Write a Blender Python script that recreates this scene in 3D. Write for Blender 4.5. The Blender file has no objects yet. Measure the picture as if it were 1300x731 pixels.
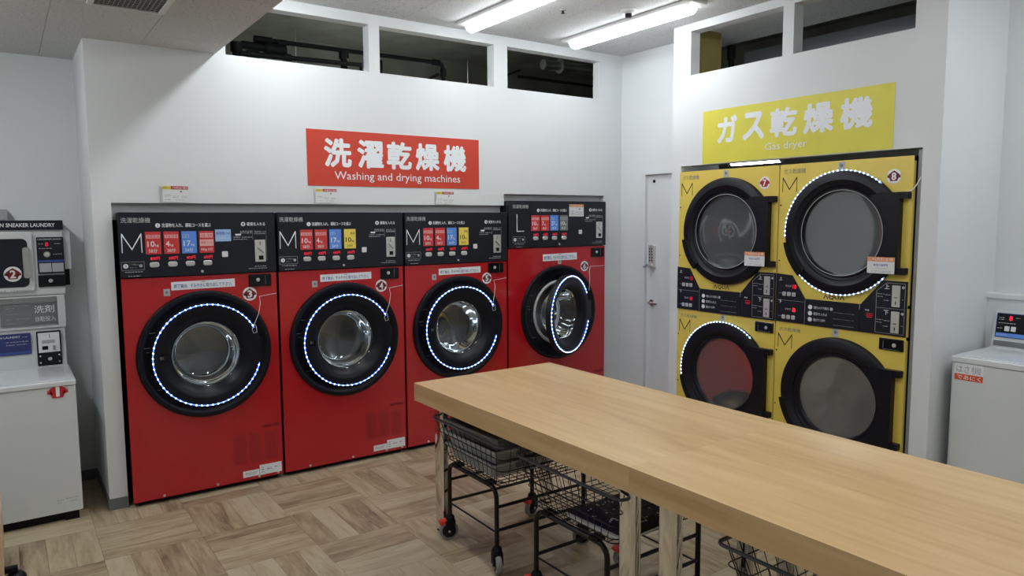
import bpy, bmesh, math, random
from mathutils import Vector, Matrix
PI = math.pi
R = math.radians
random.seed(7)
S = bpy.context.scene
COL = S.collection

# ------------------------------------------------------------------ camera
cam = bpy.data.objects.new('camera', bpy.data.cameras.new('camera'))
COL.objects.link(cam)
cam.data.sensor_width = 36.0
cam.data.lens = 917.83 / 1300 * 36.0
cam.data.clip_start = 0.02
rv, uv, fv = Vector((.81779841, -.57547825, -.00552563)), Vector((.05956393, .07508728, .99539642)), Vector((.57241409, .81436274, -.095684))
m = Matrix((rv, uv, -fv)).transposed().to_4x4()
m.translation = Vector((-.52139, -4.61345, 1.65657))
cam.matrix_world = m
S.camera = cam

# ------------------------------------------------------------------ world, exposure, lights
S.view_settings.view_transform = 'Standard'
S.view_settings.look = 'None'
S.view_settings.exposure = 0.27
S.view_settings.gamma = 1.0
S.view_settings.use_curve_mapping = False
W = bpy.data.worlds.new('world'); S.world = W; W.use_nodes = True
W.node_tree.nodes['Background'].inputs[0].default_value = (.6, .65, .7, 1)
W.node_tree.nodes['Background'].inputs[1].default_value = .05
LAMP_E = 19.0        # emission of the ceiling lamp diffusers near the walls
ROOM_E = 27.0        # the same over the rest of the room
LOW_E = 36.0         # lamps under the lower ceiling (behind and left of the camera)
SERVICE_E = 10.0      # glowing tube added in the slot over the left dryer


# ------------------------------------------------------------------ materials
def nodes(name):
    mt = bpy.data.materials.new(name); mt.use_nodes = True
    nt = mt.node_tree
    return mt, nt, nt.nodes['Principled BSDF']

def mat(name, col, rough=.5, metal=0.0, bump=0.0, bscale=200, spec=.5, var=0.0, vscale=6, coat=0.0):
    mt, nt, b = nodes(name)
    b.inputs['Base Color'].default_value = (*col, 1)
    b.inputs['Roughness'].default_value = rough
    b.inputs['Metallic'].default_value = metal
    b.inputs['Specular IOR Level'].default_value = spec
    b.inputs['Coat Weight'].default_value = coat
    b.inputs['Coat Roughness'].default_value = .08
    tc = nt.nodes.new('ShaderNodeTexCoord')
    if bump:
        n = nt.nodes.new('ShaderNodeTexNoise'); n.inputs['Scale'].default_value = bscale; n.inputs['Detail'].default_value = 3
        nt.links.new(tc.outputs['Object'], n.inputs['Vector'])
        bp = nt.nodes.new('ShaderNodeBump'); bp.inputs['Strength'].default_value = bump; bp.inputs['Distance'].default_value = .002
        nt.links.new(n.outputs['Fac'], bp.inputs['Height']); nt.links.new(bp.outputs['Normal'], b.inputs['Normal'])
    if var:
        n = nt.nodes.new('ShaderNodeTexNoise'); n.inputs['Scale'].default_value = vscale; n.inputs['Detail'].default_value = 4
        nt.links.new(tc.outputs['Object'], n.inputs['Vector'])
        r = nt.nodes.new('ShaderNodeValToRGB')
        r.color_ramp.elements[0].position = .3; r.color_ramp.elements[1].position = .7
        r.color_ramp.elements[0].color = (*[c * (1 - var) for c in col], 1)
        r.color_ramp.elements[1].color = (*[min(1, c * (1 + var)) for c in col], 1)
        nt.links.new(n.outputs['Fac'], r.inputs[0]); nt.links.new(r.outputs[0], b.inputs['Base Color'])
    return mt

def emit(name, col, st):
    mt, nt, b = nodes(name)
    b.inputs['Base Color'].default_value = (*col, 1)
    b.inputs['Emission Color'].default_value = (*col, 1)
    b.inputs['Emission Strength'].default_value = st
    return mt

def glassm(name, tint, gloss=.12, refl=(.9, .95, 1), haze=0):
    mt = bpy.data.materials.new(name); mt.use_nodes = True
    nt = mt.node_tree; nt.nodes.clear()
    o = nt.nodes.new('ShaderNodeOutputMaterial'); mx = nt.nodes.new('ShaderNodeMixShader')
    t = nt.nodes.new('ShaderNodeBsdfTransparent'); g = nt.nodes.new('ShaderNodeBsdfGlossy')
    t.inputs[0].default_value = (*tint, 1); g.inputs[0].default_value = (*refl, 1); g.inputs['Roughness'].default_value = .03
    f = nt.nodes.new('ShaderNodeFresnel'); f.inputs[0].default_value = 1.5
    a = nt.nodes.new('ShaderNodeMath'); a.operation = 'ADD'; a.inputs[1].default_value = gloss; a.use_clamp = True
    nt.links.new(f.outputs[0], a.inputs[0]); nt.links.new(a.outputs[0], mx.inputs[0])
    if haze:      # even diffuse grey mixed into the pane
        m2 = nt.nodes.new('ShaderNodeMixShader'); m2.inputs[0].default_value = haze; df = nt.nodes.new('ShaderNodeBsdfDiffuse'); df.inputs[0].default_value = (.62, .64, .66, 1)
        nt.links.new(t.outputs[0], m2.inputs[1]); nt.links.new(df.outputs[0], m2.inputs[2]); t = m2
    nt.links.new(t.outputs[0], mx.inputs[1]); nt.links.new(g.outputs[0], mx.inputs[2]); nt.links.new(mx.outputs[0], o.inputs[0])
    return mt

def speckle(name, col, dark, scale=90):
    mt, nt, b = nodes(name)
    tc = nt.nodes.new('ShaderNodeTexCoord')
    n = nt.nodes.new('ShaderNodeTexNoise'); n.inputs['Scale'].default_value = scale; n.inputs['Detail'].default_value = 3; n.inputs['Roughness'].default_value = .7
    r = nt.nodes.new('ShaderNodeValToRGB')
    r.color_ramp.elements[0].position = .34; r.color_ramp.elements[1].position = .47
    r.color_ramp.elements[0].color = (*dark, 1); r.color_ramp.elements[1].color = (*col, 1)
    nt.links.new(tc.outputs['Object'], n.inputs['Vector']); nt.links.new(n.outputs['Fac'], r.inputs[0])
    nt.links.new(r.outputs[0], b.inputs['Base Color']); b.inputs['Roughness'].default_value = .9
    bp = nt.nodes.new('ShaderNodeBump'); bp.inputs['Strength'].default_value = .4; bp.inputs['Distance'].default_value = .002
    nt.links.new(n.outputs['Fac'], bp.inputs['Height']); nt.links.new(bp.outputs['Normal'], b.inputs['Normal'])
    return mt

def wood(name, stops, axis=0, stretch=(1.2, 14, 14), scale=3.0, rough=.4, rnd=True, bump=.08, fine=.25, coat=0):
    """wood grain along the object's own axis; each object gets its own tone and grain"""
    mt, nt, b = nodes(name)
    tc = nt.nodes.new('ShaderNodeTexCoord'); mp = nt.nodes.new('ShaderNodeMapping')
    mp.inputs['Scale'].default_value = stretch
    nt.links.new(tc.outputs['Object'], mp.inputs[0])
    n = nt.nodes.new('ShaderNodeTexNoise'); n.noise_dimensions = '4D'
    n.inputs['Scale'].default_value = scale; n.inputs['Detail'].default_value = 5; n.inputs['Roughness'].default_value = .6; n.inputs['Distortion'].default_value = .6
    n2 = nt.nodes.new('ShaderNodeTexNoise'); n2.noise_dimensions = '4D'
    n2.inputs['Scale'].default_value = scale * 5; n2.inputs['Detail'].default_value = 3
    nt.links.new(mp.outputs[0], n.inputs['Vector']); nt.links.new(mp.outputs[0], n2.inputs['Vector'])
    mixv = nt.nodes.new('ShaderNodeMath'); mixv.operation = 'MULTIPLY_ADD'; mixv.inputs[1].default_value = fine
    nt.links.new(n2.outputs['Fac'], mixv.inputs[0]); nt.links.new(n.outputs['Fac'], mixv.inputs[2])
    src = mixv
    if rnd:
        oi = nt.nodes.new('ShaderNodeObjectInfo')
        w = nt.nodes.new('ShaderNodeMath'); w.operation = 'MULTIPLY'; w.inputs[1].default_value = 40
        nt.links.new(oi.outputs['Random'], w.inputs[0]); nt.links.new(w.outputs[0], n.inputs['W']); nt.links.new(w.outputs[0], n2.inputs['W'])
        sh = nt.nodes.new('ShaderNodeMath'); sh.operation = 'MULTIPLY_ADD'; sh.inputs[1].default_value = .30; 
        nt.links.new(oi.outputs['Random'], sh.inputs[0]); nt.links.new(mixv.outputs[0], sh.inputs[2]); src = sh
    r = nt.nodes.new('ShaderNodeValToRGB')
    e = r.color_ramp.elements
    e[0].position = stops[0][0]; e[0].color = (*stops[0][1], 1)
    e[1].position = stops[-1][0]; e[1].color = (*stops[-1][1], 1)
    for p, c in stops[1:-1]:
        k = e.new(p); k.color = (*c, 1)
    nt.links.new(src.outputs[0], r.inputs[0]); nt.links.new(r.outputs[0], b.inputs['Base Color'])
    b.inputs['Roughness'].default_value = rough
    b.inputs['Coat Weight'].default_value = coat
    bp = nt.nodes.new('ShaderNodeBump'); bp.inputs['Strength'].default_value = bump; bp.inputs['Distance'].default_value = .001
    nt.links.new(mixv.outputs[0], bp.inputs['Height']); nt.links.new(bp.outputs['Normal'], b.inputs['Normal'])
    return mt

WALL = mat('wall_paper', (.66, .68, .69), .75, bump=.25, bscale=260, var=.02, vscale=2)
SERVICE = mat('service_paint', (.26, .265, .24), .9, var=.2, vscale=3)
OLIVE = mat('olive_board', (.33, .27, .08), .8, var=.12)
TILE = speckle('mineral_board', (.62, .63, .63), (.40, .40, .40), 75)
JOINT = mat('dark_joint', (.12, .12, .12), .9)
BASEB = mat('grey_vinyl', (.13, .14, .15), .5, bump=.1)
WHITE = mat('white_enamel', (.62, .645, .65), .3, var=.015, vscale=3)
LIDW = mat('gloss_white_enamel', (.66, .68, .69), .12, var=.015)
PLASTW = mat('white_plastic', (.68, .69, .70), .35)
PRINTW = mat('white_print', (.78, .80, .82), .5)
SIGNW = mat('white_vinyl', (.76, .79, .82), .5)
SIGNR = mat('red_vinyl', (.55, .045, .022), .45, var=.03)
SIGNY = mat('yellow_vinyl', (.66, .60, .06), .45, var=.04)
RED = mat('red_enamel', (.445, .009, .015), .22, var=.02, vscale=2, coat=.5)
YEL = mat('yellow_enamel', (.72, .55, .10), .3, var=.03, vscale=3, coat=.2)
BLACKP = mat('black_panel', (.011, .013, .020), .35, spec=.3, var=.1)
BLACKG = mat('black_gloss', (.004, .005, .008), .15, spec=.35)
BLACKS = mat('black_satin', (.0045, .005, .009), .38, spec=.28)
BLACKM = mat('black_matt', (.006, .006, .007), .6, spec=.2)
TUBE = mat('black_powder_coat', (.007, .007, .007), .38, spec=.35, bump=.1, bscale=600)
RIMB = mat('grey_black_grip', (.05, .055, .065), .4)
TREAD = mat('grey_rubber', (.23, .24, .23), .7)
PEDAL = mat('red_plastic', (.62, .03, .02), .4)
STEEL = mat('stainless', (.55, .55, .54), .25, 1.0, bump=.1, bscale=60)
DRUM = mat('drum_steel', (.47, .48, .49), .33, .9, bump=.3, bscale=90)
DRUMD = mat('dryer_drum', (.30, .31, .32), .6, .2)
CHROME = mat('chrome', (.78, .77, .75), .07, 1.0)
GALV = mat('galvanised', (.5, .52, .52), .3, .9, var=.25, vscale=8)
GREYP = mat('grey_plastic', (.35, .36, .36), .5)
SILVER = mat('silver_plastic', (.62, .62, .60), .3, .5)
RUBBER = mat('grey_gasket', (.42, .42, .42), .5)
CRED = mat('card_red', (.58, .035, .04), .5)
CBLUE = mat('card_blue', (.10, .25, .72), .5)
CYEL = mat('card_yellow', (.78, .62, .10), .5)
CGREY = mat('card_grey', (.18, .19, .19), .5)
CPINK = mat('card_pink', (.75, .42, .40), .5)
CLBLUE = mat('note_blue', (.33, .48, .78), .5)
INKB = mat('blue_ink', (.04, .08, .30), .6)
INKK = mat('black_ink', (.012, .012, .012), .6)
INKD = mat('dark_red_ink', (.16, .004, .008), .6)
INKR = mat('red_ink', (.45, .012, .02), .6)
INKG = mat('grey_ink', (.16, .17, .18), .6)
LIGHTG = mat('light_grey_print', (.40, .41, .42), .6)
ORANGE = mat('orange_print', (.72, .25, .08), .5)
NAVY = mat('navy_print', (.012, .012, .045), .5, var=.3, vscale=40)
PURPLE = mat('display_blue', (.03, .04, .16), .3)
TRAYM = mat('dark_grey_tray', (.17, .175, .175), .55, bump=.2, var=.1)
TRAYL = mat('grey_tray', (.42, .43, .42), .55, bump=.2, var=.1)
DOORW = mat('door_paint', (.64, .66, .67), .5)
STRIP = emit('led_strip_blue', (.10, .22, 1.0), 2.2)
LEDW = emit('led_point_white', (.40, .55, 1.0), 26)
LEDY = emit('led_point_dryer', (.78, .92, .98), 11)
STRIPY = emit('led_strip_pale', (.25, .4, .75), .6)
REDLED = emit('red_digit', (1.0, .02, .05), .5)
REDDIM = emit('red_digit_dim', (.5, .01, .03), .5)
DIFF = emit('lamp_diffuser', (.93, .97, 1.0), LAMP_E)
DIFFR = emit('lamp_diffuser_room', (.93, .97, 1.0), ROOM_E)
DIFFL = emit('lamp_diffuser_low', (.93, .97, 1.0), LOW_E)
DIFFS = emit('added_tube', (.95, .98, 1.0), SERVICE_E)
DIFFU = emit('added_tube_low', (.95, .98, .88), 3.0)
DIFFV = emit('added_tube_back', (.95, .98, .90), 42.0)
GLASS = glassm('door_glass', (.80, .83, .85), .05)
GLASSD = glassm('dryer_glass', (.82, .85, .87), .13, haze=.15)
SMOKE = mat('dark_window', (.010, .014, .018), .08)
FLOORW = wood('oak_parquet', [(.46, (.125, .080, .046)), (.60, (.255, .182, .108)), (.76, (.37, .285, .175)), (.95, (.46, .385, .26))], stretch=(1.3, 9, 9), scale=2.6, rough=.4, fine=.25)
TABLEW = wood('table_oak', [(.46, (.44, .27, .115)), (.60, (.55, .36, .17)), (.74, (.61, .42, .215)), (.90, (.66, .48, .26))], stretch=(.30, 3.2, 3.2), scale=2.0, rough=.36, rnd=False, fine=.35, bump=.02)
CABW = wood('cabinet_oak', [(.40, (.50, .34, .19)), (.60, (.60, .43, .27)), (.80, (.66, .49, .31))], stretch=(9, 9, .8), scale=2, rnd=False)
GROUT = mat('floor_joint', (.10, .075, .05), .8)


# ------------------------------------------------------------------ mesh helpers
class MB:
    def __init__(s): s.v = []; s.f = []; s.smooth = set()
    def add(s, vs, fs, sm=False):
        o = len(s.v); s.v += [tuple(v) for v in vs]
        for f in fs:
            if sm: s.smooth.add(len(s.f))
            s.f.append(tuple(i + o for i in f))
        return s
    def box(s, x0, x1, y0, y1, z0, z1):
        v = [(x, y, z) for z in (z0, z1) for y in (y0, y1) for x in (x0, x1)]
        return s.add(v, [(0, 2, 3, 1), (4, 5, 7, 6), (0, 1, 5, 4), (2, 6, 7, 3), (0, 4, 6, 2), (1, 3, 7, 5)])
    def rbox(s, x0, x1, y0, y1, z0, z1, r=.01, n=4, axis='y', ch=0.0):
        """box whose cross-section across `axis` has rounded corners; ch chamfers the face at the low end of axis"""
        A = {'y': (x0, x1, z0, z1, y0, y1), 'z': (x0, x1, y0, y1, z0, z1), 'x': (y0, y1, z0, z1, x0, x1)}[axis]
        a0, a1, b0, b1, c0, c1 = A
        def ring(ins, c):
            out = []
            rr = max(r - ins, .0005)
            for cx, cy, st in ((a1 - r, b1 - r, 0), (a0 + r, b1 - r, 90), (a0 + r, b0 + r, 180), (a1 - r, b0 + r, 270)):
                for k in range(n + 1):
                    t = R(st + 90 * k / n); out.append((cx + rr * math.cos(t), cy + rr * math.sin(t), c))
            return out
        rings = [ring(ch, c0), ring(0, c0 + ch), ring(0, c1)] if ch else [ring(0, c0), ring(0, c1)]
        P = {'y': lambda p: (p[0], p[2], p[1]), 'z': lambda p: p, 'x': lambda p: (p[2], p[0], p[1])}[axis]
        N = len(rings[0]); vs = [P(p) for q in rings for p in q]; fs = []
        for k in range(len(rings) - 1):
            for i in range(N):
                j = (i + 1) % N; fs.append((k * N + i, k * N + j, (k + 1) * N + j, (k + 1) * N + i))
        fs.append(tuple(range(N - 1, -1, -1))); fs.append(tuple(range((len(rings) - 1) * N, len(rings) * N)))
        return s.add(vs, fs)
    def tube(s, pts, r, n=8, closed=False):
        pts = [Vector(p) for p in pts]; N = len(pts); vs = []; fs = []
        prev = None
        for i, p in enumerate(pts):
            a = pts[(i - 1) % N] if (closed or i) else p; b = pts[(i + 1) % N] if (closed or i < N - 1) else p
            d = (b - a).normalized()
            if prev is None:
                u = d.cross(Vector((0, 0, 1)));
                if u.length < .1: u = d.cross(Vector((1, 0, 0)))
            else: u = prev - d * prev.dot(d)
            u.normalize(); prev = u; w = d.cross(u)
            for k in range(n):
                t = 2 * PI * k / n; vs.append(p + (u * math.cos(t) + w * math.sin(t)) * r)
        for i in range(N if closed else N - 1):
            for k in range(n):
                i2 = (i + 1) % N; k2 = (k + 1) % n; fs.append((i * n + k, i * n + k2, i2 * n + k2, i2 * n + k))
        if not closed: fs += [tuple(range(n - 1, -1, -1)), tuple(range((N - 1) * n, N * n))]
        return s.add(vs, fs, n > 4)
    def lathe(s, prof, c=(0, 0, 0), axis='y', n=64, a0=0, a1=360, smooth=True, sy=1):
        """prof = [(radius, offset along axis)]; for axis y the offset is -y (towards the viewer)"""
        full = abs(a1 - a0) >= 360; m_ = n if full else n + 1; vs = []; fs = []
        for r_, d in prof:
            for k in range(m_):
                t = R(a0 + (a1 - a0) * k / n); x, y = r_ * math.cos(t), r_ * math.sin(t)
                vs.append({'y': (c[0] + x, c[1] - d, c[2] + y), 'z': (c[0] + x, c[1] + y, c[2] + d), 'x': (c[0] + d, c[1] + x, c[2] + y)}[axis])
        for i in range(len(prof) - 1):
            for k in range(n if full else n):
                k2 = (k + 1) % m_ if full else k + 1
                fs.append((i * m_ + k, i * m_ + k2, (i + 1) * m_ + k2, (i + 1) * m_ + k))
        return s.add(vs, fs, smooth)
    def disc(s, c, r, d0, d1, axis='y', n=32):
        return s.lathe([(0.0001, d1), (r, d1), (r, d0)], c, axis, n, smooth=False)
    def prism(s, poly, y0, y1):
        """polygon in (x,z), from y0 to y1"""
        n = len(poly); vs = [(x, y0, z) for x, z in poly] + [(x, y1, z) for x, z in poly]
        fs = [tuple(range(n)), tuple(range(2 * n - 1, n - 1, -1))] + [(i, i + n, (i + 1) % n + n, (i + 1) % n) for i in range(n)]
        return s.add(vs, fs)
    def grid_wall(s, us, ws, holes, t0, t1, P):
        """wall with rectangular holes; us, ws = extents; P maps (u, w, t) to xyz"""
        U = sorted(set([us[0], us[1]] + [h[0] for h in holes] + [h[1] for h in holes])); Wz = sorted(set([ws[0], ws[1]] + [h[2] for h in holes] + [h[3] for h in holes]))
        solid = lambda i, j: 0 <= i < len(U) - 1 and 0 <= j < len(Wz) - 1 and not any(h[0] <= (U[i] + U[i + 1]) / 2 <= h[1] and h[2] <= (Wz[j] + Wz[j + 1]) / 2 <= h[3] for h in holes)
        for i in range(len(U) - 1):
            for j in range(len(Wz) - 1):
                if not solid(i, j): continue
                a, b, c, d = U[i], U[i + 1], Wz[j], Wz[j + 1]
                q = lambda *pp: s.add([P(*p) for p in pp], [(0, 1, 2, 3)])
                q((a, c, t0), (b, c, t0), (b, d, t0), (a, d, t0)); q((a, c, t1), (a, d, t1), (b, d, t1), (b, c, t1))
                if not solid(i - 1, j): q((a, c, t0), (a, d, t0), (a, d, t1), (a, c, t1))
                if not solid(i + 1, j): q((b, c, t0), (b, c, t1), (b, d, t1), (b, d, t0))
                if not solid(i, j - 1): q((a, c, t0), (a, c, t1), (b, c, t1), (b, c, t0))
                if not solid(i, j + 1): q((a, d, t0), (b, d, t0), (b, d, t1), (a, d, t1))
        return s
    def obj(s, name, mt, parent=None, loc=None, rot=None, bevel=0):
        me = bpy.data.meshes.new(name); me.from_pydata(s.v, [], s.f)
        bm = bmesh.new(); bm.from_mesh(me); bmesh.ops.remove_doubles(bm, verts=bm.verts, dist=1e-6)
        bmesh.ops.recalc_face_normals(bm, faces=bm.faces)
        bm.to_mesh(me); bm.free()
        if s.smooth:
            for p in me.polygons: p.use_smooth = True
            me.set_sharp_from_angle(angle=R(35))
        me.materials.append(mt)
        o = bpy.data.objects.new(name, me); COL.objects.link(o)
        if parent is not None: o.parent = parent
        if loc: o.location = loc
        if rot: o.rotation_euler = rot
        if bevel:
            b = o.modifiers.new('edge', 'BEVEL'); b.width = bevel; b.segments = 2; b.limit_method = 'ANGLE'
        return o

def thing(name, label, cat, loc=(0, 0, 0), rz=0, group=None):
    o = bpy.data.objects.new(name, None); COL.objects.link(o); o.location = loc; o.rotation_euler = (0, 0, rz)
    o.empty_display_size = .1
    return tag(o, label, cat, group)

def tag(o, label, cat, group=None):
    o['label'] = label; o['category'] = cat
    if group: o['group'] = group
    return o

def structure(o):
    o['kind'] = 'structure'; return o

def stuff(o):
    o['kind'] = 'stuff'; return o

def copy_tree(o, parent=None):
    c = o.copy(); COL.objects.link(c)
    if parent is not None: c.parent = parent
    for ch in list(o.children): copy_tree(ch, c)
    return c

_tm = {}
def text_mesh(s, bold, mt):
    k = (s, bold, mt.name)
    if k not in _tm:
        c = bpy.data.curves.new('t', 'FONT'); c.body = s; c.resolution_u = 2; c.size = 1
        o = bpy.data.objects.new('t', c); COL.objects.link(o)
        bpy.context.view_layer.update()
        dg = bpy.context.evaluated_depsgraph_get()
        me = bpy.data.meshes.new_from_object(o.evaluated_get(dg))
        bpy.data.objects.remove(o)
        xs = [v.co.x for v in me.vertices]; ys = [v.co.y for v in me.vertices]
        x0, x1, y0, y1 = min(xs), max(xs), min(ys), max(ys)
        for v in me.vertices: v.co = ((v.co.x - x0) / (x1 - x0), 0, (v.co.y - y0) / (y1 - y0))
        if bold > 0:      # bolder strokes: the same outline repeated a hair apart
            asp = (y1 - y0) / (x1 - x0); n = len(me.vertices); base = [v.co.copy() for v in me.vertices]; pf = [tuple(p.vertices) for p in me.polygons]
            vs, fs = [], []; K = 8
            bx = bold / (x1 - x0); bz = bold / (y1 - y0)
            for k in range(K):
                a = 2 * PI * k / K; dx, dz = bx * math.cos(a), bz * math.sin(a)
                vs += [((c.x + dx + bx) / (1 + 2 * bx), .00003 * k, (c.z + dz + bz) / (1 + 2 * bz)) for c in base]
                fs += [tuple(i + k * n for i in f) for f in pf]
            me = bpy.data.meshes.new('lettering'); me.from_pydata(vs, [], fs)
        me.materials.clear(); me.materials.append(mt); me.name = 'lettering'
        _tm[k] = me
    return _tm[k]

def text(parent, s, x0, z0, x1, z1, mt, y=-.0015, bold=0.0, name='lettering', rot=0):
    o = bpy.data.objects.new(name, text_mesh(s, bold, mt)); COL.objects.link(o); o.parent = parent
    o.location = (x0, y, z0); o.scale = (x1 - x0, 1, z1 - z0)
    if rot: o.rotation_euler = (0, rot, 0)
    return o

def plate(parent, name, mt, x0, x1, z0, z1, y=0.0, t=.001, r=0):
    b = MB()
    if r: b.rbox(x0, x1, y - t, y, z0, z1, r, 4)
    else: b.box(x0, x1, y - t, y, z0, z1)
    return b.obj(name, mt, parent)

def lines(parent, name, mt, rows, y, h=.004, seed=1):
    """rows = (x0, x1, z): a row of small print too small to read, as broken dashes"""
    rnd = random.Random(seed); b = MB()
    for x0, x1, z in rows:
        x = x0
        while x < x1:
            w = min(rnd.uniform(.006, .016), x1 - x); hh = h * rnd.uniform(.6, 1)
            b.box(x, x + w, y - .0004, y, z - hh / 2, z + hh / 2); x += w + rnd.uniform(.002, .005)
    return stuff(b.obj(name, mt, parent))


# ================================================================== SETTING
ZC, ZS = 3.02, 2.64
XS = .577            # edge of the lower ceiling
X1 = 3.5486          # plane of the dryer wall
XD = 3.88            # plane of the door wall
YB = .65             # alcove back wall
Y2 = -2.762          # right end of the dryer wall

# ---- floor: basket-weave parquet
fl = structure(MB().box(-4, 6.2, -7.5, 3, -.05, -.004).obj('floor', GROUT))
P = .455; L4 = P / 4
pm = MB().box(-P / 2 + .0006, P / 2 - .0006, -L4 / 2 + .0006, L4 / 2 - .0006, -.004, 0)
proto = pm.obj('floor_plank', FLOORW, fl, loc=(0, 0, -5)); first = True
rest = MB()
X0g, Y0g = -.205, -.225
for i in range(-9, 13):
    for j in range(-16, 3):
        cx, cy = X0g + (i + .5) * P, Y0g - (-j + .5) * P + 0
        if cx < -4 or cx > 4.6 or cy < -7.4 or cy > .9: continue
        along_y = ((i + j) % 2 == 1)
        near = -1 <= i <= 6 and -7 <= j <= 1
        for k in range(4):
            o_ = (k - 1.5) * L4
            px, py = (cx + o_, cy) if along_y else (cx, cy + o_)
            if near:
                if first: o = proto; first = False
                else:
                    o = proto.copy(); COL.objects.link(o)
                o.location = (px, py, 0); o.rotation_euler = (0, 0, PI / 2 if along_y else 0)
            else:
                a, b_ = (L4 / 2, P / 2) if along_y else (P / 2, L4 / 2)
                rest.box(px - a + .0006, px + a - .0006, py - b_ + .0006, py + b_ - .0006, -.004, 0)
stuff(rest.obj('outer_planks', FLOORW, fl))

# ---- back wall (washer-dryer wall) with niche and three high openings
HB = [(-.013, 2.65, 0, 1.7564), (2.65, 3.681, 0, 1.845), (.6365, 1.5601, 2.6424, 2.9517), (1.638, 2.5666, 2.6424, 2.9517), (2.6896, 3.6323, 2.6424, 2.9517)]
structure(MB().grid_wall((-.1065, XD + .09), (0, ZC + .5), HB, 0, .09, lambda u, w, t: (u, t, w)).obj('wall_back', WALL))
structure(MB().box(-.1065, -.0165, .0901, YB - .0001, 0, ZC).obj('wall_alcove_side', WALL))
structure(MB().box(-4, -.0165, YB, YB + .09, 0, ZC).obj('wall_alcove_back', WALL))
# niche lining: ceilings and sides behind the machines
structure(MB().box(-.0165, 2.65, .09, 1.25, 1.7564, 1.80).box(2.65, 3.75, .09, 1.25, 1.845, 1.89).box(2.63, 2.65, .09, 1.25, 1.80, 1.845).obj('trim_1', WALL))
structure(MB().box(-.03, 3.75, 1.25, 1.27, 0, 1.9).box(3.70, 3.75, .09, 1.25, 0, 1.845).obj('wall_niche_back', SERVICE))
structure(MB().box(-.013, 2.6495, .055, .075, 1.66, 1.756).box(2.6505, 3.681, .055, .075, 1.74, 1.8445).obj('trim_6', WALL))
# ---- door wall and dryer wall
structure(MB().grid_wall((-.969, 0), (0, ZC + .5), [(-.6199, -.2621, 0, 2.0349)], XD, XD + .09, lambda u, w, t: (t, u, w)).obj('wall_door', WALL))
structure(MB().box(X1 + .0951, XD - .0001, -.969, -.883, 0, ZC + .5).obj('wall_dryer_return', WALL))
HY = [(-2.6657, -.9702, 0, 2.0255), (-1.7856, -1.0438, 2.6608, 2.9661), (-2.5972, -1.8621, 2.6608, 2.9661)]
structure(MB().grid_wall((Y2, -.883), (0, ZC + .5), HY, X1, X1 + .095, lambda u, w, t: (t, u, w)).obj('wall_right', WALL))
structure(MB().box(X1 + .0951, 4.36, Y2, Y2 + .09, 0, ZC + .5).obj('wall_right_return', WALL))
structure(MB().box(4.277, 4.37, -7.5, Y2, 0, ZC + .5).obj('wall_right_end', WALL))
structure(MB().box(4.20, 4.277, -7.5, Y2, 0, 1.18).box(4.185, 4.277, -7.5, Y2, 1.18, 1.205).obj('trim_2', WALL))
structure(MB().box(X1 + .03, X1 + .05, -2.6655, -2.632, 0, 2.02).obj('trim_7', mat('grey_filler', (.34, .35, .36), .5)))
# room behind the camera
structure(MB().box(-4.1, 4.3, -7.6, -7.5, 0, ZC).obj('wall_front', WALL))
structure(MB().box(-4.1, -4, -7.5, YB + .1, 0, ZC).obj('wall_left', WALL))
# ---- ceilings with mineral boards
def ceiling(name, x0, x1, y0, y1, z, xa, ymin, pw=.455, pl=.91):
    c = structure(MB().box(x0, x1, y0, y1, z + .012, z + .06).obj(name, JOINT))
    base = MB().box(-pw / 2 + .001, pw / 2 - .001, -pl / 2 + .001, pl / 2 - .001, 0, .012).obj('ceiling_panel', TILE, c, loc=(0, 0, -9))
    used = False; big = MB()
    i0 = math.floor((x0 - xa) / pw) - 1; col = i0
    while xa + col * pw < x1:
        a = xa + col * pw; b = a + pw; off = (col % 2) * pl / 2
        y = y1 + off
        while y > y0:
            ya, yb = max(y - pl, y0), min(y, y1)
            aa, bb = max(a, x0), min(b, x1)
            if yb - ya > .01 and bb - aa > .01:
                if abs(bb - aa - pw) < .001 and abs(yb - ya - pl) < .001 and ya > ymin:
                    o = base if not used else base.copy()
                    if used: COL.objects.link(o)
                    used = True; o.location = ((aa + bb) / 2, (ya + yb) / 2, z)
                elif ya > ymin:
                    MB().box(aa + .001, bb - .001, ya + .001, yb - .001, z, z + .012).obj('ceiling_panel', TILE, c)
                else: big.box(aa + .001, bb - .001, ya + .001, yb - .001, z, z + .012)
            y -= pl
        col += 1
    if big.v: stuff(big.obj('outer_panels', TILE, c))
    return c
ceiling('ceiling', XS, 4.3, -7.5, 0, ZC, XS + .318, -2.9)
ceiling('ceiling_lower', -4, XS, -7.5, YB, ZS, .174, -2.4)
# step between the two ceilings (above the red row the lower one stops at the wall)
structure(MB().box(XS - .03, XS, -7.5, 0, ZS + .012, ZC + .05).obj('trim_3', WALL))
# strip of the wall above the lower ceiling is hidden; shut the service space off
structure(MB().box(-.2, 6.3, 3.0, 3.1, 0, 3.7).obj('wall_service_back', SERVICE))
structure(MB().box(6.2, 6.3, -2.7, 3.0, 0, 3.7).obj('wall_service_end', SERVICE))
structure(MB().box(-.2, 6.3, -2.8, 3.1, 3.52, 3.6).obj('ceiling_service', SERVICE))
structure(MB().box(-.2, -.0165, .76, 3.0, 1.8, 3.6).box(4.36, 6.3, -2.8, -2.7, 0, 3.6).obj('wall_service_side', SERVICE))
structure(MB().box(-.0165, XS - .04, .1, 3.0, 2.3, 2.34).obj('trim_4', SERVICE))
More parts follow.
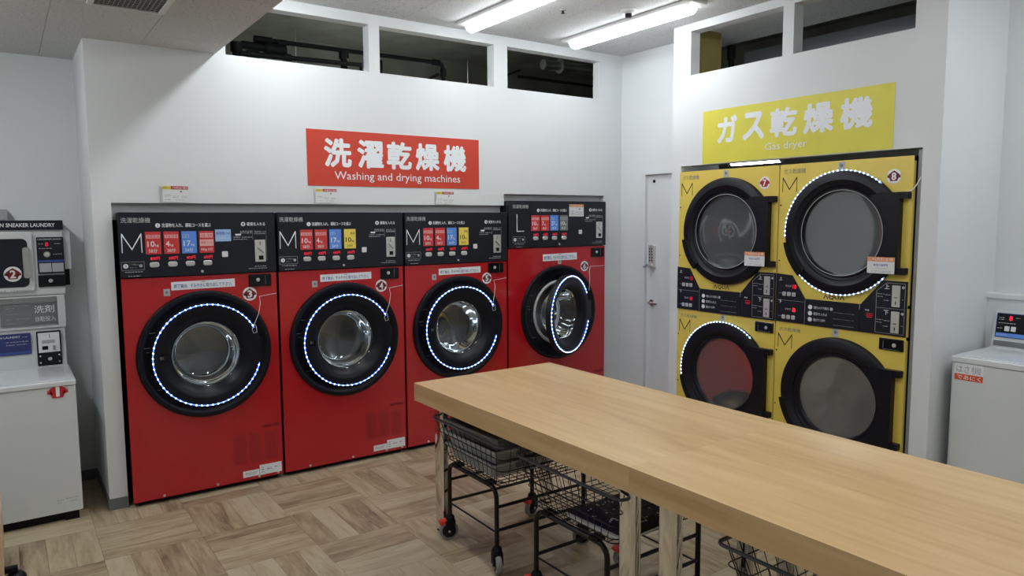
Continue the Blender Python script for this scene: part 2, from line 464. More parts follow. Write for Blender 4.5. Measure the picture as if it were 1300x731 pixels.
# skirting
structure(MB().box(-.1125, -.016, -.006, 0, 0, .066).box(-.1125, -.1065, 0, YB, 0, .066).obj('baseboard_back', BASEB))
structure(MB().box(-4, -.1125, YB - .006, YB, 0, .066).obj('baseboard_alcove', BASEB))
structure(MB().box(X1 - .006, X1, -.965, -.883, 0, .066).box(X1 - .006, X1, Y2, -2.672, 0, .066).box(3.69, XD, -.006, 0, 0, .066).box(XD - .006, XD, -.255, 0, 0, .066).box(X1, 4.2, Y2 - .006, Y2, 0, .066).obj('baseboard_right', BASEB))

# ---- door in the door wall
dr = structure(MB().box(XD + .02, XD + .06, -.615, -.30, .005, 2.01).obj('door_1', DOORW))
fr = MB().box(XD - .012, XD + .07, -.30, -.262, 0, 2.0099).box(XD - .012, XD + .07, -.62, -.262, 2.01, 2.035)
structure(fr.obj('trim_5', DOORW))
kp = MB().rbox(XD - .012, XD + .02, -.40, -.345, 1.24, 1.43, .012, axis='x').obj('keypad_lock', SILVER, dr)
b = MB()
for r_ in range(5):
    for c_ in range(2): b.disc((XD - .012, -.385 + c_ * .025, 1.40 - r_ * .024), .006, 0, -.003, 'x', 10)
stuff(b.obj('keypad_buttons', BLACKM, kp))
MB().tube([(XD - .012, -.372, 1.265), (XD - .05, -.372, 1.265), (XD - .055, -.335, 1.25)], .009).obj('keypad_knob', STEEL, kp)
hd = MB().disc((XD + .018, -.365, .95), .025, 0, -.01, 'x').tube([(XD + .01, -.365, .95), (XD - .03, -.365, .95), (XD - .035, -.375, .95), (XD - .035, -.47, .948)], .009).obj('door_handle', STEEL, dr)
MB().disc((XD + .02, -.372, 1.955), .013, 0, -.006, 'x').obj('door_viewer', BLACKM, dr)

# ---- ceiling lamps
def lamp(x, y0, y1, z, label, mt, w=.155, grp='linear ceiling lamps'):
    t = thing('ceiling_lamp', label, 'ceiling lamp', (x, (y0 + y1) / 2, z), 0, grp)
    h = abs(y1 - y0) / 2
    MB().box(-w / 2, w / 2, -h, h, -.018, -.001).add([(-w / 2, -h, -.018), (w / 2, -h, -.018), (w / 2, h, -.018), (-w / 2, h, -.018), (-.05, -h + .04, -.03), (.05, -h + .04, -.03), (.05, h - .04, -.03), (-.05, h - .04, -.03)],
        [(0, 1, 5, 4), (1, 2, 6, 5), (2, 3, 7, 6), (3, 0, 4, 7), (4, 5, 6, 7)]).obj('base', PLASTW, t)
    prof = []; n = 10
    b = MB(); vs = []; fs = []
    ys = [(-h + .035, .2), (-h + .045, .75), (-h + .065, 1), (h - .065, 1), (h - .045, .75), (h - .035, .2)]
    for (yy, s_) in ys:
        for k in range(n + 1):
            a = PI + PI * k / n; vs.append((.046 * s_ * math.cos(a), yy, -.030 + .045 * s_ * math.sin(a)))
    for i in range(len(ys) - 1):
        for k in range(n): q = i * (n + 1) + k; fs.append((q, q + 1, q + n + 2, q + n + 1))
    fs.append(tuple(range(n + 1))); fs.append(tuple(range((len(ys) - 1) * (n + 1), len(ys) * (n + 1))))
    b.add(vs, fs, True).obj('diffuser', mt, t)
    return t
lamp(2.235, -1.40, -.15, ZC, 'lit ceiling lamp cut by the top edge, above the middle high opening', DIFF)
lamp(3.155, -1.45, -.17, ZC, 'lit ceiling lamp whole in view, near the corner of the two machine walls', DIFF)
lamp(.90, -1.40, -.15, ZC, 'lit ceiling lamp nearest the step in the ceiling, just above the picture', DIFFR)
lamp(.90, -3.4, -2.15, ZC, 'lit ceiling lamp beside the step of the ceiling, out of view', DIFFR)
lamp(.90, -4.9, -3.65, ZC, 'second lit ceiling lamp beside the step of the ceiling, behind the camera', DIFFR)
lamp(2.9, -4.9, -3.65, ZC, 'lit ceiling lamp over the far end of the tables, out of view', DIFFR)
lamp(3.92, -4.75, -3.5, ZC, 'ceiling lamp added out of view to brighten the wall beside the right-hand coin washer', DIFFR)  # unseen lamp added to brighten the right return wall
lamp(-1.10, -1.32, -.07, ZS, 'lit lamp on the lower ceiling in front of the white washers', DIFFL)
lamp(-1.7, -5.0, -3.75, ZS, 'lit lamp on the lower ceiling behind the camera', DIFFL)

# detector, sprinkler, grille
t = thing('smoke_detector', 'small round white detector on ceiling between the two lit lamps', 'smoke detector', (2.95, -1.03, ZC))
MB().lathe([(.0001, -.0), (.055, -.0), (.055, -.012), (.045, -.022), (.0001, -.024)], (0, 0, 0), 'z', 32).obj('base', PLASTW, t)
MB().lathe([(.022, -.022), (.022, -.045), (.0001, -.046)], (0, 0, 0), 'z', 20).obj('sensor_head', BLACKM, t)
t = thing('sprinkler_head', 'tiny dark sprinkler head in the ceiling left of the detector', 'sprinkler', (2.58, -.80, ZC))
MB().lathe([(.0001, 0), (.022, 0), (.020, -.006), (.0001, -.007)], (0, 0, 0), 'z', 20).obj('cover', GREYP, t)
MB().lathe([(.006, -.006), (.006, -.02), (.013, -.022), (.013, -.025), (.0001, -.026)], (0, 0, 0), 'z', 16).obj('nozzle', BLACKM, t)
t = thing('ceiling_grille', 'square white air grille with dark egg-crate holes in the lower ceiling', 'vent', (.012, -.93, ZS))
MB().box(-.16, .16, .168, .185, -.008, 0).box(-.16, .16, -.185, -.168, -.008, 0).box(-.16, -.135, -.168, .168, -.008, 0).box(.135, .16, -.168, .168, -.008, 0).obj('frame', PLASTW, t)
MB().box(-.135, .135, -.168, .168, -.0012, -.0002).obj('backing', BLACKM, t)
b = MB()
for k in range(1, 14): b.box(-.135 + k * .0193 - .0018, -.135 + k * .0193 + .0018, -.168, .168, -.0035, -.001)
for k in range(1, 13): b.box(-.135, .135, -.168 + k * .0258 - .002, -.168 + k * .0258 + .002, -.0035, -.001)
stuff(b.obj('egg_crate', GREYP, t))
t = thing('ceiling_sensor', 'small white dome on the lower ceiling left of the grille', 'sensor', (-.19, -.86, ZS))
MB().lathe([(.0001, -.025), (.02, -.022), (.032, -.012), (.036, 0)], (0, 0, 0), 'z', 24).obj('dome', PLASTW, t)

# ================================================================== SIGNS AND CARDS
sg = tag(MB().box(0, 1.311, -.003, -.0002, 0, .3625).obj('wall_sign', SIGNR, loc=(1.1125, 0, 1.8765)), 'red wall sign with white Japanese and English lettering above the washer-dryers', 'sign')
kx = [(.115, .300), (.338, .522), (.543, .722), (.748, .930), (.960, 1.205)]
kk = '洗濯乾燥機'
X = [.113, .345, .560, .782, 1.008]
for ch, x0 in zip(kk, X): text(sg, ch, x0, .122, x0 + .192, .312, SIGNW, y=-.0045, bold=.038)
text(sg, 'Washing and drying machines', .182, .028, 1.145, .096, SIGNW, y=-.0045, bold=0)
sy = tag(MB().box(0, 1.337, -.003, -.0002, 0, .3615).obj('wall_sign', SIGNY, loc=(X1, -1.168, 2.0305), rot=(0, 0, -PI / 2)), 'yellow wall sign with white lettering above the gas dryers', 'sign')
for ch, x0, w in (('ガ', .128, .165), ('ス', .335, .17), ('乾', .545, .195), ('燥', .782, .20), ('機', 1.020, .20)):
    text(sy, ch, x0, .130, x0 + w, .312, SIGNW, y=-.0045, bold=.038)
text(sy, 'Gas dryer', .513, .042, .812, .100, SIGNW, y=-.0045)

def card(x, z, w, h, label, grp='price cards standing on the lip above the red machines'):
    t = thing('price_card', label, 'card', (x, -.004, z), 0, grp)
    plate(t, 'backing', PLASTW, 0, w, 0, h, t=.0015)
    plate(t, 'header', INKR, w * .33, w, h * .80, h, y=-.0016)
    plate(t, 'header_tab', CYEL, 0, w * .33, h * .80, h, y=-.0016, )
    text(t, 'お知らせ', w * .03, h * .83, w * .30, h * .97, INKK, y=-.003)
    text(t, 'ご利用料金の案内', w * .36, h * .83, w * .97, h * .96, PRINTW, y=-.003)
    b = MB(); b.disc((w * .72, -.0016, h * .66), .005, 0, .0006, n=10); b.obj('mark', INKK, t)
    lines(t, 'small_print', LIGHTG, [(w * .08, w * .33, h * .45), (w * .08, w * .33, h * .37), (w * .40, w * .62, h * .38), (w * .40, w * .62, h * .30), (w * .72, w * .97, h * .36), (w * .72, w * .97, h * .28), (w * .08, w * .3, h * .15), (w * .5, w * .9, h * .14)], -.0016, .004, 3)
    MB().box(-.012, -.009, -.002, 0, -.005, h).obj('holder', GREYP, t)
card(.250, 1.762, .14, .093, 'white price card with red and yellow header, leftmost of three on the wall')
card(1.162, 1.766, .142, .090, 'white price card under the left end of the red wall sign')
card(2.055, 1.762, .145, .090, 'white price card under the right end of the red wall sign')

# ================================================================== NUMBER BADGES
def badge(parent, n, x, z, y, r=.042, ink=INKD, num=PRINTW, disc=True):
    bd = MB().disc((x, y, z), r, 0, .0012, n=32).obj('number_badge', PRINTW, parent) if disc else None
    par = bd or parent; q = r / .042
    e = MB(); pts = []
    for k in range(10):
        a = PI / 2 + k * PI / 5; rr = (.034 if k % 2 == 0 else .028) * q; pts.append((x + rr * math.cos(a), z + rr * math.sin(a)))
    e.prism(pts, y - .0022, y - .0012)
    for s_ in (-1, 1):
        e.prism([(x + s_ * .020 * q, z - .002 * q), (x + s_ * .041 * q, z + .010 * q), (x + s_ * .037 * q, z + .001 * q), (x + s_ * .041 * q, z - .006 * q), (x + s_ * .020 * q, z - .012 * q)], y - .0022, y - .0012)
    em = e.obj('badge_emblem', ink, par)
    wd = .007 if n == 1 else .014
    text(par, str(n), x - wd * q, z - .023 * q, x + wd * q, z + .022 * q, num, y=y - .0026, bold=.03, name='number')
    return bd

# ================================================================== RED WASHER-DRYERS
def led_ring(parent, c, r, y, a0, a1, mt_s, mt_d, n):
    """blue tape on a round door with white light points on it"""
    s_ = MB(); pts = [(c[0] + r * math.cos(R(a0 + (a1 - a0) * k / 60)), y, c[1] + r * math.sin(R(a0 + (a1 - a0) * k / 60))) for k in range(61)]
    s_.tube(pts, .0028, 6)
    st = s_.obj('light_tape', mt_s, parent)
    d = MB()
    for k in range(n):
        a = R(a0 + (a1 - a0) * (k + .5) / n); x, z = c[0] + r * math.cos(a), c[1] + r * math.sin(a)
        d.lathe([(.0001, .0038), (.0031, .0022), (.0037, 0)], (x, y - .001, z), 'y', 6)
    stuff(d.obj('light_points', mt_d, parent))

def washer_dryer(x, label, num, W_, H, zp, size, cards, extra=None, open_deg=0, idx=0):
    t = thing('washer_dryer', label, 'washing machine', (x, -.054, 0), 0, 'red washer-dryers along the back wall')
    x0, x1 = .008, W_ - .008; D = .86
    L = size == 'L'
    cx, cz = (.505, .899) if L else (.440, .860)
    RO = .381
    # body shell with a round hole in the front
    b = MB()
    N = 48; fr_, ci, cb = [], [], []
    zb, zt = .03, zp - .003
    for k in range(N):
        a = 2 * PI * k / N; ux, uz = math.cos(a), math.sin(a)
        tt = min([(x1 - cx) / ux if ux > 1e-6 else 9, (x0 - cx) / ux if ux < -1e-6 else 9, (zt - cz) / uz if uz > 1e-6 else 9, (zb - cz) / uz if uz < -1e-6 else 9])
        fr_.append((cx + ux * tt, 0, cz + uz * tt)); ci.append((cx + ux * .30, 0, cz + uz * .30)); cb.append((cx + ux * .30, .05, cz + uz * .30))
    cs = [(x1, 0, zt), (x0, 0, zt), (x0, 0, zb), (x1, 0, zb)]
    vs = fr_ + ci + cb + cs; fs = [(k, (k + 1) % N, N + (k + 1) % N, N + k) for k in range(N)] + [(N + k, N + (k + 1) % N, 2 * N + (k + 1) % N, 2 * N + k) for k in range(N)]
    for ii, (qx, _, qz) in enumerate(cs):
        a = math.atan2(qz - cz, qx - cx) % (2 * PI); k = int(a / (2 * PI) * N); fs.append((3 * N + ii, (k + 1) % N, k))
    b.add(vs, fs)
    body = b.obj('front_panel', RED, t)
    MB().add([(x0, 0, zb), (x1, 0, zb), (x1, 0, zt), (x0, 0, zt), (x0, .02, zb), (x1, .02, zb), (x1, .02, zt), (x0, .02, zt)], [(0, 1, 5, 4), (1, 2, 6, 5), (3, 0, 4, 7)]).obj('panel_edge', RED, t)
    MB().add([(x0 + .004, .02, .02), (x1 - .004, .02, .02), (x1 - .004, D, .02), (x0 + .004, D, .02), (x0 + .004, .02, H - .003), (x1 - .004, .02, H - .003), (x1 - .004, D, H - .003), (x0 + .004, D, H - .003)],
             [(0, 1, 2, 3), (4, 5, 6, 7), (1, 2, 6, 5), (2, 3, 7, 6), (3, 0, 4, 7)]).obj('casing', BLACKM, t)
    MB().box(x0 + .03, x1 - .03, .03, D - .05, 0, .0199).obj('plinth', BLACKM, t)
    for bx in (.17, .47, .72, .84):
        MB().lathe([(.0001, .006), (.006, .005), (.008, 0)], (bx * W_ / .88, 0, zb + .012), 'y', 12).obj('screw', SILVER, t)
    # control panel
    cp = MB().rbox(x0, x1, -.012, .03, zp + .002, H, .006, 3, ch=.003).obj('control_panel', BLACKP, t)
    y = -.0123
    sx = 1.0
    if L:
        text(cp, '洗濯乾燥機', .042, 1.733, .194, 1.762, LIGHTG, y=y, bold=.01)
        lt = MB().prism([(.080, 1.688), (.086, 1.688), (.086, 1.561), (.150, 1.561), (.150, 1.555), (.080, 1.555)], y - .001, y).obj('size_letter', PRINTW, cp)
        cx0 = [.220, .314, .408, .506]; cw, ct, cbm = .083, 1.681, 1.559; pz = 1.529; bz = 1.500
        ox, oz = .082, .091
    else:
        text(cp, '洗濯乾燥機', .020, 1.643, .170, 1.673, LIGHTG, y=y, bold=.01)
        MB().prism([(.018, 1.476), (.0225, 1.476), (.0235, 1.570), (.070, 1.490), (.1165, 1.570), (.1175, 1.476), (.122, 1.476), (.121, 1.584), (.1165, 1.584), (.070, 1.500), (.0235, 1.584), (.019, 1.584)], y - .001, y).obj('size_letter', PRINTW, cp)
        cx0 = [.139, .235, .330, .426] if num == 3 else [.149, .245, .342, .443]; cw, ct, cbm = .081, 1.593, 1.465; pz = 1.440; bz = 1.405
        ox, oz = 0, 0
    for k, (kind, kg, mn, hd_) in enumerate(cards):
        m_ = {'r': CRED, 'b': CBLUE, 'y': CYEL, 'g': CGREY, 'w': CRED}[kind]; ink = INKK if kind == 'y' else PRINTW
        a = cx0[k]; c = plate(cp, 'course_card', m_, a, a + cw, cbm, ct, y=y, t=.001)
        h = ct - cbm; yy = y - .001
        if kind == 'w':
            plate(c, 'slip', CPINK, a + .006, a + cw - .006, ct - .038, ct - .012, y=yy)
            plate(c, 'slip', CPINK, a + .003, a + cw - .003, ct - .088, ct - .050, y=yy)
            text(c, '洗濯・乾燥', a + .010, ct - .034, a + cw - .010, ct - .017, INKR, y=yy - .0015)
            text(c, '清掃コース', a + .008, ct - .076, a + cw - .010, ct - .060, INKR, y=yy - .0015)
            text(c, '10kg 5分', a + .008, cbm + .010, a + cw - .008, cbm + .030, PRINTW, y=yy - .0005)
        else:
            for q, wd in enumerate(hd_):
                if not wd: continue
                bw = (cw - .012) / 2; bx = a + .005 + q * (bw + .002)
                plate(c, 'heading_box', CPINK if kind == 'r' else CLBLUE if kind == 'b' else CYEL if kind == 'y' else LIGHTG, bx, bx + bw, ct - .038, ct - .018, y=yy, t=.0006)
                text(c, wd, bx + .003, ct - .036, bx + bw - .003, ct - .020, INKR if kind == 'r' else INKB if kind == 'b' else INKK, y=yy - .001)
            text(c, kg, a + .010, cbm + .042, a + .010 + .019 * len(kg), cbm + .074, ink, y=yy - .0005, bold=.01)
            text(c, 'kg', a + .012 + .019 * len(kg), cbm + .040, a + .030 + .019 * len(kg), cbm + .058, ink, y=yy - .0005)
            text(c, mn + '分', a + .016, cbm + .008, a + .060, cbm + .031, ink, y=yy - .0005)
        text(cp, ['800', '600', '400', '600'][k] + '円', a + .022, pz - .010, a + .070, pz + .010, REDLED, y=y, bold=0, name='price_digits')
        MB().rbox(a + .016, a + .066, y - .008, y, bz - .015, bz + .015, .012, 4, ch=.003).obj('course_button', SILVER, cp)
    def disc_no(s_, xx, zz): 
        d_ = MB().disc((xx, y, zz), .013, 0, .0008, n=20).obj('step_mark', PRINTW, cp); text(d_, s_, xx - .004, zz - .007, xx + .004, zz + .007, INKK, y=y - .0012)
    disc_no('2', .207 + ox, 1.628 + oz)
    text(cp, '洗濯物を入れ、運転コースを選ぶ', .228 + ox, 1.617 + oz, .494 + ox, 1.640 + oz, PRINTW, y=y, bold=.012)
    q = .150 if L else 0
    disc_no('1', .680 + q, 1.632 + oz)
    text(cp, '硬貨を入れる', .702 + q, 1.621 + oz, .812 + q, 1.643 + oz, PRINTW, y=y, bold=.012)
    disc_no('3', .034 + (.03 if L else 0), 1.402 + oz)
    fx = .03 if L else 0
    fr2 = MB()
    for (a, b2, c, d) in ((.012, .128, 1.424, 1.4255), (.012, .128, 1.378, 1.3795), (.012, .0135, 1.378, 1.4255), (.1265, .128, 1.378, 1.4255)): fr2.box(a + fx, b2 + fx, y - .0005, y, c + oz, d + oz)
    fr2.obj('start_frame', LIGHTG, cp)
    text(cp, 'ドアを閉める', .052 + fx, 1.405 + oz, .100 + fx, 1.414 + oz, LIGHTG, y=y); text(cp, 'スタート', .052 + fx, 1.388 + oz, .090 + fx, 1.397 + oz, LIGHTG, y=y)
    MB().disc((.110 + fx, y, 1.402 + oz), .009, 0, .0008, n=16).obj('start_mark', LIGHTG, cp)
    lines(cp, 'small_print', LIGHTG, [(.03 + fx, .12 + fx, 1.368 + oz), (.045 + fx, .105 + fx, 1.345 + oz), (.66 + q, .73 + q, 1.588 + oz), (.66 + q, .73 + q, 1.578 + oz), (.62 + q, .66 + q, 1.553 + oz), (.62 + q, .70 + q, 1.54 + oz), (.67 + q, .73 + q, 1.552 + oz), (.74 + q, .81 + q, 1.372 + oz), (.704 + q, .813 + q, 1.360 + oz), (.745 + q, .81 + q, 1.572 + oz)], y, .005, num)
    text(cp, '硬貨投入口', .746 + q, 1.578 + oz, .810 + q, 1.590 + oz, LIGHTG, y=y)
    plate(cp, 'hint_box', PRINTW, .632 + q, .665 + q, 1.563 + oz, 1.573 + oz, y=y, t=.0006)
    ln = MB().box(.733 + q, .734 + q, y - .0005, y, 1.535 + oz, 1.592 + oz).box(.815 + q, .816 + q, y - .0005, y, 1.41 + oz, 1.592 + oz); ln.obj('divider_line', LIGHTG, cp)
    sq = (.704 if L else .55 if num == 3 else .565)
    MB().rbox(sq, sq + .034, y - .004, y, 1.436 + oz, 1.470 + oz, .005, 3, ch=.001).obj('stop_button', PLASTW, cp)
    cn = MB().rbox(.744 + q, .808 + q, y - .006, y, 1.400 + oz, 1.535 + oz, .003, 2, ch=.001).obj('coin_slot', SILVER, cp)
    yc = y - .0062
    MB().box(.773 + q, .777 + q, yc - .001, yc, 1.503 + oz, 1.525 + oz).obj('coin_opening', BLACKM, cn); MB().box(.765 + q, .793 + q, yc - .001, yc, 1.412 + oz, 1.438 + oz).obj('return_opening', BLACKM, cn)
    MB().prism([(.757 + q, 1.487 + oz), (.762 + q, 1.490 + oz), (.795 + q, 1.458 + oz), (.790 + q, 1.455 + oz)], yc - .006, yc).obj('return_lever', STEEL, cn)
    MB().lathe([(.0001, .006), (.006, .006), (.008, 0)], (cx - .005, y, zp + .022), 'y', 14).obj('panel_lock', SILVER, cp)
    if num == 3:
        nb = plate(cp, 'blue_note', CLBLUE, .516, .606, 1.530, 1.601, y=y, t=.0012)
        text(nb, '毛布洗いは', .522, 1.569, .600, 1.588, INKB, y=y - .002, bold=.01); text(nb, 'こちらへ', .526, 1.543, .575, 1.558, PRINTW, y=y - .002)
    if L:
        nb = plate(cp, 'price_note', PLASTW, .603, .755, 1.671, 1.769, y=y, t=.002)
        plate(nb, 'note_header', ORANGE, .603, .755, 1.747, 1.769, y=y - .002)
        MB().disc((.712, y - .002, 1.73), .007, 0, .0006, n=10).obj('mark', INKB, nb)
        lines(nb, 'small_print', INKG, [(.615, .66, 1.712), (.67, .74, 1.705), (.615, .655, 1.697), (.615, .65, 1.683), (.66, .745, 1.687)], y - .002, .005, 5)
        text(nb, 'ご利用料金表', .61, 1.751, .74, 1.765, PRINTW, y=y - .0035)
    # latch box, notice, small tag
    q = .147 if L else 0; dz = .085 if L else 0
    la = MB().rbox(.703 + q, .838 + q, -.010, 0, 1.247 + dz, 1.322 + dz, .004, 2, ch=.002).obj('lock_box', BLACKG, t)
    MB().lathe([(.0001, .006), (.010, .005), (.012, 0)], (.757 + q, -.010, 1.288 + dz), 'y', 18).obj('lock', SILVER, la)
    MB().box(.800 + q, .802 + q, -.0107, -.010, 1.258 + dz, 1.312 + dz).obj('lock_seam', INKG, la)
    if L: na, nb_, nz0, nz1 = .343, .695, 1.317, 1.372
    else: na, nb_, nz0, nz1 = (.264, .620, 1.252, 1.300) if num == 3 else (.277, .634, 1.253, 1.299)
    nt_ = MB().prism([(na, nz0 - .001), (nb_, nz0 + .003), (nb_, nz1 + .003), (na, nz1 - .001)], -.0012, -.0002).obj('notice_strip', PRINTW, t)
    text(nt_, '終了後は、すみやかに取り出して下さい。', na + .014, nz0 + .010, nb_ - .016, nz1 - .014, INKB, y=-.0022, bold=.012)
    text(nt_, 'お願い', na + (nb_ - na) * .46, nz1 - .010, na + (nb_ - na) * .54, nz1 - .001, INKK, y=-.0022)
    tx, tz = (.497, 1.303) if L else (.222, 1.235)
    tgp = plate(t, 'tag_sticker', LIGHTG, tx, tx + .034, tz - .015, tz + .026, t=.001)
    MB().disc((tx + .017, -.001, tz + .006), .008, 0, .0006, n=12).obj('mark', INKG, tgp)
    # door ring
    ring = MB().lathe([(RO, -.002), (RO, .014), (.376, .022), (.366, .025), (.350, .023), (.340, .015), (.320, .012), (.285, .010), (.262, -.004), (.262, -.03)], (cx, 0, cz), 'y', 96).obj('door_surround', BLACKS, t)
    dl = MB()
    for (a, r0, r1) in ((168, .325, .352), (172, .31, .35), (215, .318, .350), (152, .325, .35)):
        p, q2 = R(a), R(a)
        dl.box(cx + r0 * math.cos(p) - .02, cx + r0 * math.cos(p) + .012, -.0188, -.018, cz + r0 * math.sin(p), cz + r0 * math.sin(p) + .0015)
    dl.obj('surround_print', LIGHTG, ring)
    # drum
    dm = MB().lathe([(.262, -.03), (.262, -.06), (.30, -.10), (.30, -.50), (.10, -.53), (.0001, -.53)], (cx, 0, cz), 'y', 64).obj('drum', DRUM, t)
    for k in range(3):
        a = R(30 + 120 * k); ca, sa = math.cos(a), math.sin(a)
        v = []
        for yy in (.12, .48):
            for (rr, tt) in ((.30, -.05), (.22, -.012), (.22, .012), (.30, .05)): v.append((cx + rr * ca - tt * sa, yy, cz + rr * sa + tt * ca))
        MB().add(v, [(0, 1, 2, 3), (7, 6, 5, 4), (0, 4, 5, 1), (1, 5, 6, 2), (2, 6, 7, 3)]).obj('drum_paddle', STEEL, dm)
    MB().lathe([(.262, .004), (.250, .014), (.238, .008), (.232, -.02), (.245, -.05)], (cx, 0, cz), 'y', 64).obj('gasket', RUBBER, t)
    # door (origin on its hinge at the right)
    hx = .300
    d = MB().lathe([(.300, -.006), (.312, .002), (.314, .036), (.308, .046), (.296, .047), (.262, .047), (.245, .042), (.222, .028), (.206, .006), (.198, -.002), (.192, -.008), (.192, -.012), (.24, -.012), (.300, -.006)], (-hx, 0, 0), 'y', 96)
    d.box(-.03, .02 + (.05 if open_deg else 0), -.036, -.008 + (.012 if open_deg else 0), -.08, .08)
    door = d.obj('door', BLACKS, t, loc=(cx + hx - (.058 if open_deg else 0), -.014 - (.012 if open_deg else 0), cz), rot=(0, 0, R(open_deg)))
    MB().lathe([(.194, -.006), (.188, -.012), (.180, -.05), (.166, -.11), (.150, -.135), (.11, -.15), (.0001, -.155)], (-hx, 0, 0), 'y', 64).obj('glass', GLASS, door)
    MB().lathe([(.2035, .001), (.2065, .006), (.2095, .006)], (-hx, 0, 0), 'y', 64).obj('glass_trim', GREYP, door)
    led_ring(door, (-hx, 0), .302, -.049, 28, 345, STRIP, LEDW, 54)
    MB().box(-.57, -.53, -.0495, -.047, -.012, .022).obj('door_print', BLACKG, door)
    text(door, '引く', -.565, -.0, -.545, .018, LIGHTG, y=-.050)
    # number badge and the thin white lead of the light tape
    bx, bz_ = ((.777, 1.260) if L else (.706, 1.203) if num != 5 else (.690, 1.210))
    badge(t, num, bx, bz_, -.0005)
    rr = cx + .302 * math.cos(R(28)); rz = cz + .302 * math.sin(R(28))
    pts = [(W_ - .012, -.004, bz_ - .006), (W_ - .05, -.006, bz_ - .010), (bx + .055, -.012, bz_ - .018), (bx + .052, -.035, bz_ - .06), (bx + .035, -.05, bz_ - .12), (rr - .012, -.066, rz - .01), (rr - .004, -.066, rz - .035), (rr + .016, -.066, rz - .03), (rr + .012, -.064, rz + .01), (rr, -.064, rz + .02)]
    if not open_deg: MB().tube(pts, .0016, 5).obj('lead', PLASTW, t)
    else: MB().tube([(W_ - .012, -.004, bz_ - .006), (bx + .06, -.006, bz_ - .005), (bx + .045, -.012, bz_ - .04), (bx + .035, -.03, bz_ - .11), (cx + hx, -.03, cz + .16)], .0016, 5).obj('lead', PLASTW, t)
    # printed warnings and stickers low at the right
    q = (W_ - .88)
    text(t, '警告注意', .752 + q, .350, .856 + q, .370, INKD, y=-.001, bold=.02, name='warning_heading')
    lines(t, 'warning_print', INKD, [(.57 + c_ * .095 + q, .57 + c_ * .095 + .078 + q, .32 - r_ * .0085) for r_ in range(22) for c_ in range(3)], -.0004, .003, num + 10)
    s1 = plate(t, 'sticker', PRINTW, .622 + q, .722 + q, .050, .090, t=.0008); lines(s1, 'small_print', INKG, [(.635 + q, .71 + q, .075), (.635 + q, .70 + q, .065)], -.0008, .004, 2)
    s2 = plate(t, 'sticker', PRINTW, .724 + q, .862 + q, .048, .112, t=.0008); lines(s2, 'small_print', INKG, [(.735 + q, .75 + q, .095), (.735 + q, .75 + q, .08), (.735 + q, .75 + q, .065), (.77 + q, .80 + q, .08), (.82 + q, .84 + q, .085)], -.0008, .006, 4)
    return t

HR = ['洗濯', '乾燥']
RC = [('r', '10', '58', HR), ('r', '4', '38', HR), ('b', '17', '24', ['乾燥'])]
washer_dryer(0.0, 'red washer-dryer with number 3 badge, leftmost of the red row beside the wall end', 3, .88, 1.703, 1.333, 'M', RC + [('w', '', '', [])])
washer_dryer(.880, 'red front-loading washer-dryer with number 4 badge, second from the left in the red row', 4, .88, 1.703, 1.333, 'M', RC + [('y', '10', '24', ['', '乾燥'])])
washer_dryer(1.761, 'red front-loading washer-dryer with number 5 badge, partly hidden behind the table corner', 5, .88, 1.703, 1.333, 'M', RC + [('y', '10', '24', ['', '乾燥'])])
washer_dryer(2.642, 'taller red washer-dryer marked L, its round door ajar, right end of the row', 6, 1.012, 1.793, 1.427, 'L', [('r', '10', '58', HR), ('r', '7', '48', HR), ('b', '27', '30', ['乾燥']), ('g', '10', '30', HR)], open_deg=21)

